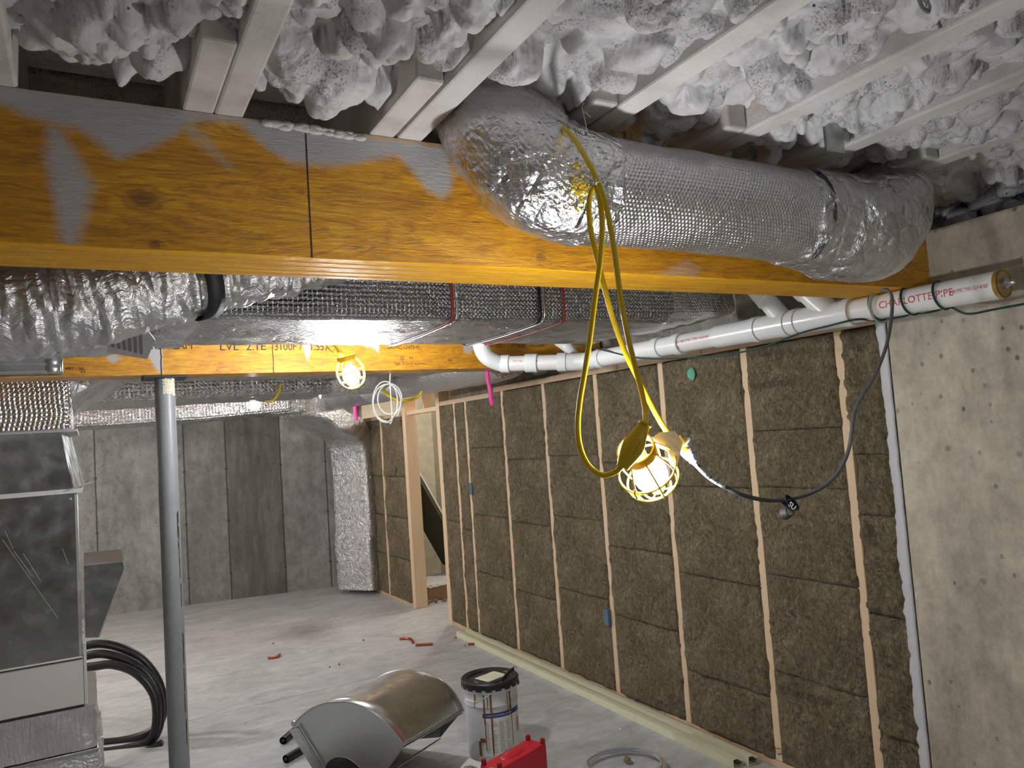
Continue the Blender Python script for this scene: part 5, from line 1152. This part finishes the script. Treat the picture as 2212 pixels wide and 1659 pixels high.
# left flange and right lips
mb = MB(); mb.bar(NP(634, 1572) - fwd * .012, NP(700, 1680) - fwd * .012, .036, .004, -fwd); mb.build('left_flange', 'galvanized', t, smooth=False)
mb = MB(); mb.bar(NP(645, 1568) - fwd * .014, NP(712, 1678) - fwd * .014, .006, .010, -fwd); mb.build('flange_ridge', 'steel_strap', t, smooth=False)
mb = MB(); mb.bar(A0[-1], A1[-1], .012, .004, (0, 0, 1)); mb.build('right_lip', 'galvanized', t, smooth=False)
mb = MB(); mb.bar(NP(868, 1616), FP(998, 1540), .010, .004); mb.bar(NP(830, 1675), FP(952, 1595), .010, .004); mb.build('open_frame', 'galvanized', t, smooth=False)
mb = MB(); mb.prism([NP(636, 1574), FP(792, 1489), FP(885, 1640), NP(706, 1725)], (0, 0, -.002)); mb.build('inner_floor', 'galvanized_dark', t, smooth=False)
MB().lathe([(0, .006), (.010, .006), (.013, 0)], 12, NP(634, 1562), -fwd).build('corner_bolt', 'steel_strap', t)

# short black foam sleeves at its left
for (a_, b_, lb) in (((611, 1600), (640, 1565), 'short black foam pipe sleeve, upper of two left of the duct boot'), ((617, 1640), (660, 1612), 'short black foam pipe sleeve, lower of two left of the duct boot')):
    p = fp(*a_, .022); q = fp(b_[0] + 22, b_[1] - 10, .022); m_ = p.lerp(q, .5) + Vector((0.01, .01, 0))
    d = (q - p).normalized(); mb = MB(); mb.tube([p, m_, q], .021, 18, res=4, caps=False); mb.tube([p + d * .0005, p + d * .03], .012, 16); 
    tag(mb.build('foam_sleeve', 'black_rubber'), lb, 'pipe insulation', 'black foam sleeves by the duct boot')

# red battery charger / pack at the bottom edge
bq = fp(1110, 1690, 0)
t = thing('battery_pack', 'red rectangular power pack at the bottom edge before the pail', 'battery', bq)
zt_ = .20
c1_, c2_, c3_ = at(1036, 1652, 3.05), at(1141, 1609, 3.28), at(1180, 1632, 3.20)
ex = (c2_ - c1_); ex.z = 0; ey = (c3_ - c2_); ey.z = 0; zt_ = c1_.z; ex = ex * 1.0
ey = Vector((ex.y, -ex.x, 0)).normalized() * .10
o_ = Vector((c1_.x, c1_.y, zt_ - .17)); mb = MB(); mb.obox(o_, ex, ey, (0, 0, .17)); case = mb.build('case', 'red_plastic', t, bevel=.007)
o_b = Vector((c1_.x, c1_.y, 0.0)); mb = MB(); mb.obox(o_b + ex * .02 + ey * .05, ex * .96, ey * .9, (0, 0, zt_ - .17)); mb.build('base', 'red_dark', t, bevel=.004)
for a, b_ in ((.04, .12), (.96, .12), (.97, .88), (.06, .9)):
    MB().lathe([(0, .020), (.009, .020), (.0105, .016), (.0105, 0)], 16, Vector((c1_.x, c1_.y, zt_)) + ex * a + ey * b_).build('corner_knob', 'red_dark', case, ang=30)
bm = bmesh.new(); bmesh.ops.create_uvsphere(bm, u_segments=32, v_segments=16, radius=1); mb = MB(); L = ex.length
mb.add([Vector((c1_.x, c1_.y, zt_ - .004)) + ex * (.5 + .24 * v.co.x) + ey * (.45 + .32 * v.co.y) + Vector((0, 0, .014 * v.co.z)) for v in bm.verts], [[v.index for v in f.verts] for f in bm.faces]); bm.free(); mb.build('raised_boss', 'red_plastic', case)
cA = Vector((c1_.x, c1_.y, zt_ - .02)) + ex * 1.0 + ey * .5
MB().tube([cA, cA + ex.normalized() * .022 + Vector((0, 0, -.002)), cA + ex.normalized() * .028 + Vector((0, 0, -.02)), cA + ex.normalized() * .015 + Vector((0, 0, -.034)), cA + Vector((0, 0, -.034))], .0028, 8, res=5).build('side_loop', 'black_plastic', t)
# paper booklet
q = [fp(u, v, .003) for u, v in ((1003, 1660), (1012, 1636), (1050, 1662), (1045, 1690), (985, 1690))]
t = thing('instruction_sheet', 'white printed instruction sheet lying left of the red pack', 'paper', q[0])
mb = MB(); mb.prism([Vector((p.x, p.y, .09)) for p in [on(2, .09, u, v) for u, v in ((985, 1668), (1013, 1637), (1048, 1650), (1075, 1700), (990, 1720))]], (0, 0, -.003)); mb.build('sheet', 'paper', t, smooth=False)
mb = MB(); mb.prism([on(2, .086, u, v) for u, v in ((990, 1668), (1013, 1640), (1046, 1652), (1070, 1700), (995, 1716))], (0, 0, -.086)); mb.build('paper_stack', 'cardboard', t, smooth=False)
mb = MB()
for k in range(9):
    c = on(2, .0905, 1006 + 4 * (k % 5) + (9 if k > 4 else 0), 1655 + (k // 5) * 2 + rng.random() * 3); MB
    mb.tube([c + Vector((.009 * math.cos(a), .006 * math.sin(a), .0006)) for a in np.linspace(0, 5.5, 9)], .0009, 4)
mb.build('line_drawing', 'ink_grey', t)

# clear hose coil
hc = fp(1350, 1672); t = thing('clear_hose', 'loose coil of clear vinyl tubing on the floor at the bottom edge', 'hose', hc)
hl = fp(1266, 1660, .01); hr = fp(1436, 1662, .01); rad = (hr - hl).length / 2; hcen = (hl + hr) / 2
pts = []
for k in range(44):
    a = 2 * math.pi * k / 15.3 + .5; r = rad * (1 - .05 * (k / 44)) + .006 * math.sin(k * 1.1); pts.append(hcen + Vector((r * math.cos(a), r * .98 * math.sin(a), .012 + .012 * (k / 44) + .004 * math.sin(k))))
cord(MB(), pts, .0095, 12, 5).build('tubing', 'clear_tube', t)
c = fp(1356, 1643, .012); mb = MB()
for k in range(5):
    bm = bmesh.new(); bmesh.ops.create_icosphere(bm, subdivisions=2, radius=.013); cc_ = c + Vector((.02 * (rng.random() - .5), .03 * (rng.random() - .5), .005 * k * .6)); mb.add([cc_ + v.co * (1 + .7 * mnoise.noise((cc_ + v.co) * 80)) for v in bm.verts], [[v.index for v in f.verts] for f in bm.faces]); bm.free()
tag(mb.build('wool_scrap', 'debris_tan'), 'small brown scrap of wool inside the clear hose coil', 'debris')

# black line-set coil behind the column
t = thing('lineset_coil', 'thick black insulated tubing coil standing between furnace and column', 'tubing', fp(280, 1640))
def coil(pts, nm): cord(MB(), pts, .026, 18, 6).build(nm, 'black_rubber', t)
dC = 4.75
coil([at(u, v, d) for u, v, d in ((120, 1420, 4.8), (200, 1392, 4.8), (262, 1400, 4.8), (312, 1430, 4.8), (345, 1480, 4.8), (352, 1540, 4.75), (330, 1578, 4.7), (280, 1598, 4.68), (210, 1606, 4.66), (130, 1608, 4.66))], 'tube_turn')
coil([at(u, v, d) for u, v, d in ((120, 1440, 4.75), (200, 1414, 4.75), (250, 1418, 4.75), (300, 1440, 4.72), (338, 1488, 4.7), (347, 1540, 4.68), (335, 1590, 4.62), (290, 1625, 4.58), (210, 1645, 4.56), (130, 1650, 4.56))], 'tube_turn')
coil([at(u, v, d) for u, v, d in ((120, 1450, 4.7), (200, 1440, 4.7), (245, 1436, 4.7), (295, 1455, 4.68), (332, 1500, 4.66), (338, 1560, 4.62), (322, 1600, 4.60), (270, 1618, 4.58), (210, 1626, 4.56), (130, 1628, 4.56))], 'tube_turn')
coil([at(u, v, d) for u, v, d in ((150, 1655, 4.52), (215, 1645, 4.52), (280, 1635, 4.54), (325, 1620, 4.56), (352, 1606, 4.58))], 'tube_end')

# copper off-cuts
CG = 'copper pipe off-cuts on the floor'
def cop(pts, lb, r=.011): tag(cord(MB(), pts, r, 14, 5).build('copper_offcut', 'copper'), lb, 'pipe piece', CG)
cop([fp(863, 1380, .011), fp(876, 1379, .011), fp(888, 1381, .011), fp(893, 1388, .011)], 'bent copper pipe piece with a curved end on the floor')
cop([fp(898, 1393, .011), fp(935, 1391, .011)], 'straight short copper pipe piece beside the bent one')
cop([fp(579, 1421, .011), fp(590, 1420, .011), fp(600, 1418, .011), fp(604, 1414, .011)], 'small curved copper fitting alone on the open floor at left')
cop([fp(1013, 1379, .011), fp(1027, 1384, .011)], 'stubby copper piece at the end of the trim strips, upper one')
cop([fp(1012, 1391, .011), fp(1024, 1391, .011)], 'stubby copper piece at the end of the trim strips, lower one', .009)

# vinyl trim channels along the wall
def chan(xa, ya, xb, yb, nm, lb):
    t = thing(nm, lb, 'trim channel', (xa, ya, 0), 'pale vinyl channels along the wall')
    a = Vector((xa, ya, 0)); b_ = Vector((xb, yb, 0)); d = (b_ - a); s = Vector((d.y, -d.x, 0)).normalized(); s = s if s.x < 0 else -s   # s toward the room
    mb = MB(); mb.obox(a + Vector((0, 0, .004)), d, s * .003, (0, 0, .030)); mb.obox(a + s * .058 + Vector((0, 0, .004)), d, s * .003, (0, 0, .040)); mb.obox(a + Vector((0, 0, .001)), d, s * .061, (0, 0, .003)); mb.build('channel_legs', 'vinyl_trim', t, smooth=False)
    mb = MB(); mb.obox(a + s * .026 + Vector((0, 0, .042)), d, s * .031, (0, 0, .003)); mb.build('top_lip', 'vinyl_trim', t, smooth=False)
    mb = MB(); mb.obox(a + s * .003 + Vector((0, 0, .020)), d, s * .028, (0, 0, .002)); mb.build('inner_web', 'vinyl_dark', t, smooth=False)
chan(2.855, 6.20, 2.83, 2.90, 'vinyl_channel', 'pale yellow-green vinyl channel on the floor, one nearer the wall')
chan(2.775, 6.20, 2.75, 2.92, 'vinyl_channel', 'pale yellow-green vinyl channel on the floor, outer one facing the room')
# chips and crumbs
mb = MB(); i_ = 0
for u, v in [(490, 1445), (455, 1432), (700, 1600), (760, 1419), (1340, 1575), (1120, 1561), (300, 1450), (760, 1655), (530, 1560), (640, 1345), (715, 1335), (780, 1322)]:
    c = fp(u, v, .004); bm = bmesh.new(); bmesh.ops.create_icosphere(bm, subdivisions=1, radius=.006 + .006 * rng.random()); mb.add([c + v.co * (1 + .5 * mnoise.noise((c + v.co) * 90)) * .8 for v in bm.verts], [[v.index for v in f.verts] for f in bm.faces]); bm.free()
o = tag(mb.build('foam_crumbs', 'chip_white'), 'small white foam crumbs scattered over the floor', 'debris'); o['kind'] = 'stuff'
mb = MB()
for u, v in [(733, 1435), (712, 1441), (785, 1383), (1165, 1452), (984, 1378), (1005, 1394), (1045, 1396), (1110, 1420), (1098, 1416), (590, 1390)]:
    c = fp(u, v, .004); bm = bmesh.new(); bmesh.ops.create_icosphere(bm, subdivisions=1, radius=.008 + .008 * rng.random()); mb.add([c + v.co * (1 + .5 * mnoise.noise((c + v.co) * 90)) * .8 for v in bm.verts], [[v.index for v in f.verts] for f in bm.faces]); bm.free()
o = tag(mb.build('wool_crumbs', 'debris_tan'), 'small dark wool crumbs scattered near the trim channels', 'debris'); o['kind'] = 'stuff'
# faint lettering pressed into the wool batts, draped on their surface
dg_ = bpy.context.evaluated_depsgraph_get(); dg_.update()
def wool_text(body, u, v, size, flip=1):
    q = on(0, XW - .015, u, v); host = {}
    def w(a, b_):
        ok, loc, nr, ix, ob, mt = SC.ray_cast(dg_, Vector((XW - .06, q.y - a * flip, q.z + b_ * flip)), Vector((1, 0, 0)), distance=.15)
        if ok and ob.name.startswith('insulation_batt'): host['o'] = ob.name; return loc + Vector((-.006, 0, 0))
        return Vector((XW - .018, q.y - a * flip, q.z + b_ * flip))
    o = text_mesh(body, size, None, (0, -1, 0), (0, 0, 1), 'wool_print', 'pressed_lettering', None, wrap=w)
    if o and 'o' in host: h = bpy.data.objects[host['o']]; o.parent = h; o.location = Vector(o['_org']) - Vector(h['_org'])
wool_text('ROCKWOOL', 1625, 842, .045); wool_text('ROCKWOOL', 1790, 1512, .05, -1); wool_text('ROCKWOOL', 1712, 1628, .045, -1)
# cleanup of helper properties
for o in bpy.data.objects:
    if '_org' in o: del o['_org']
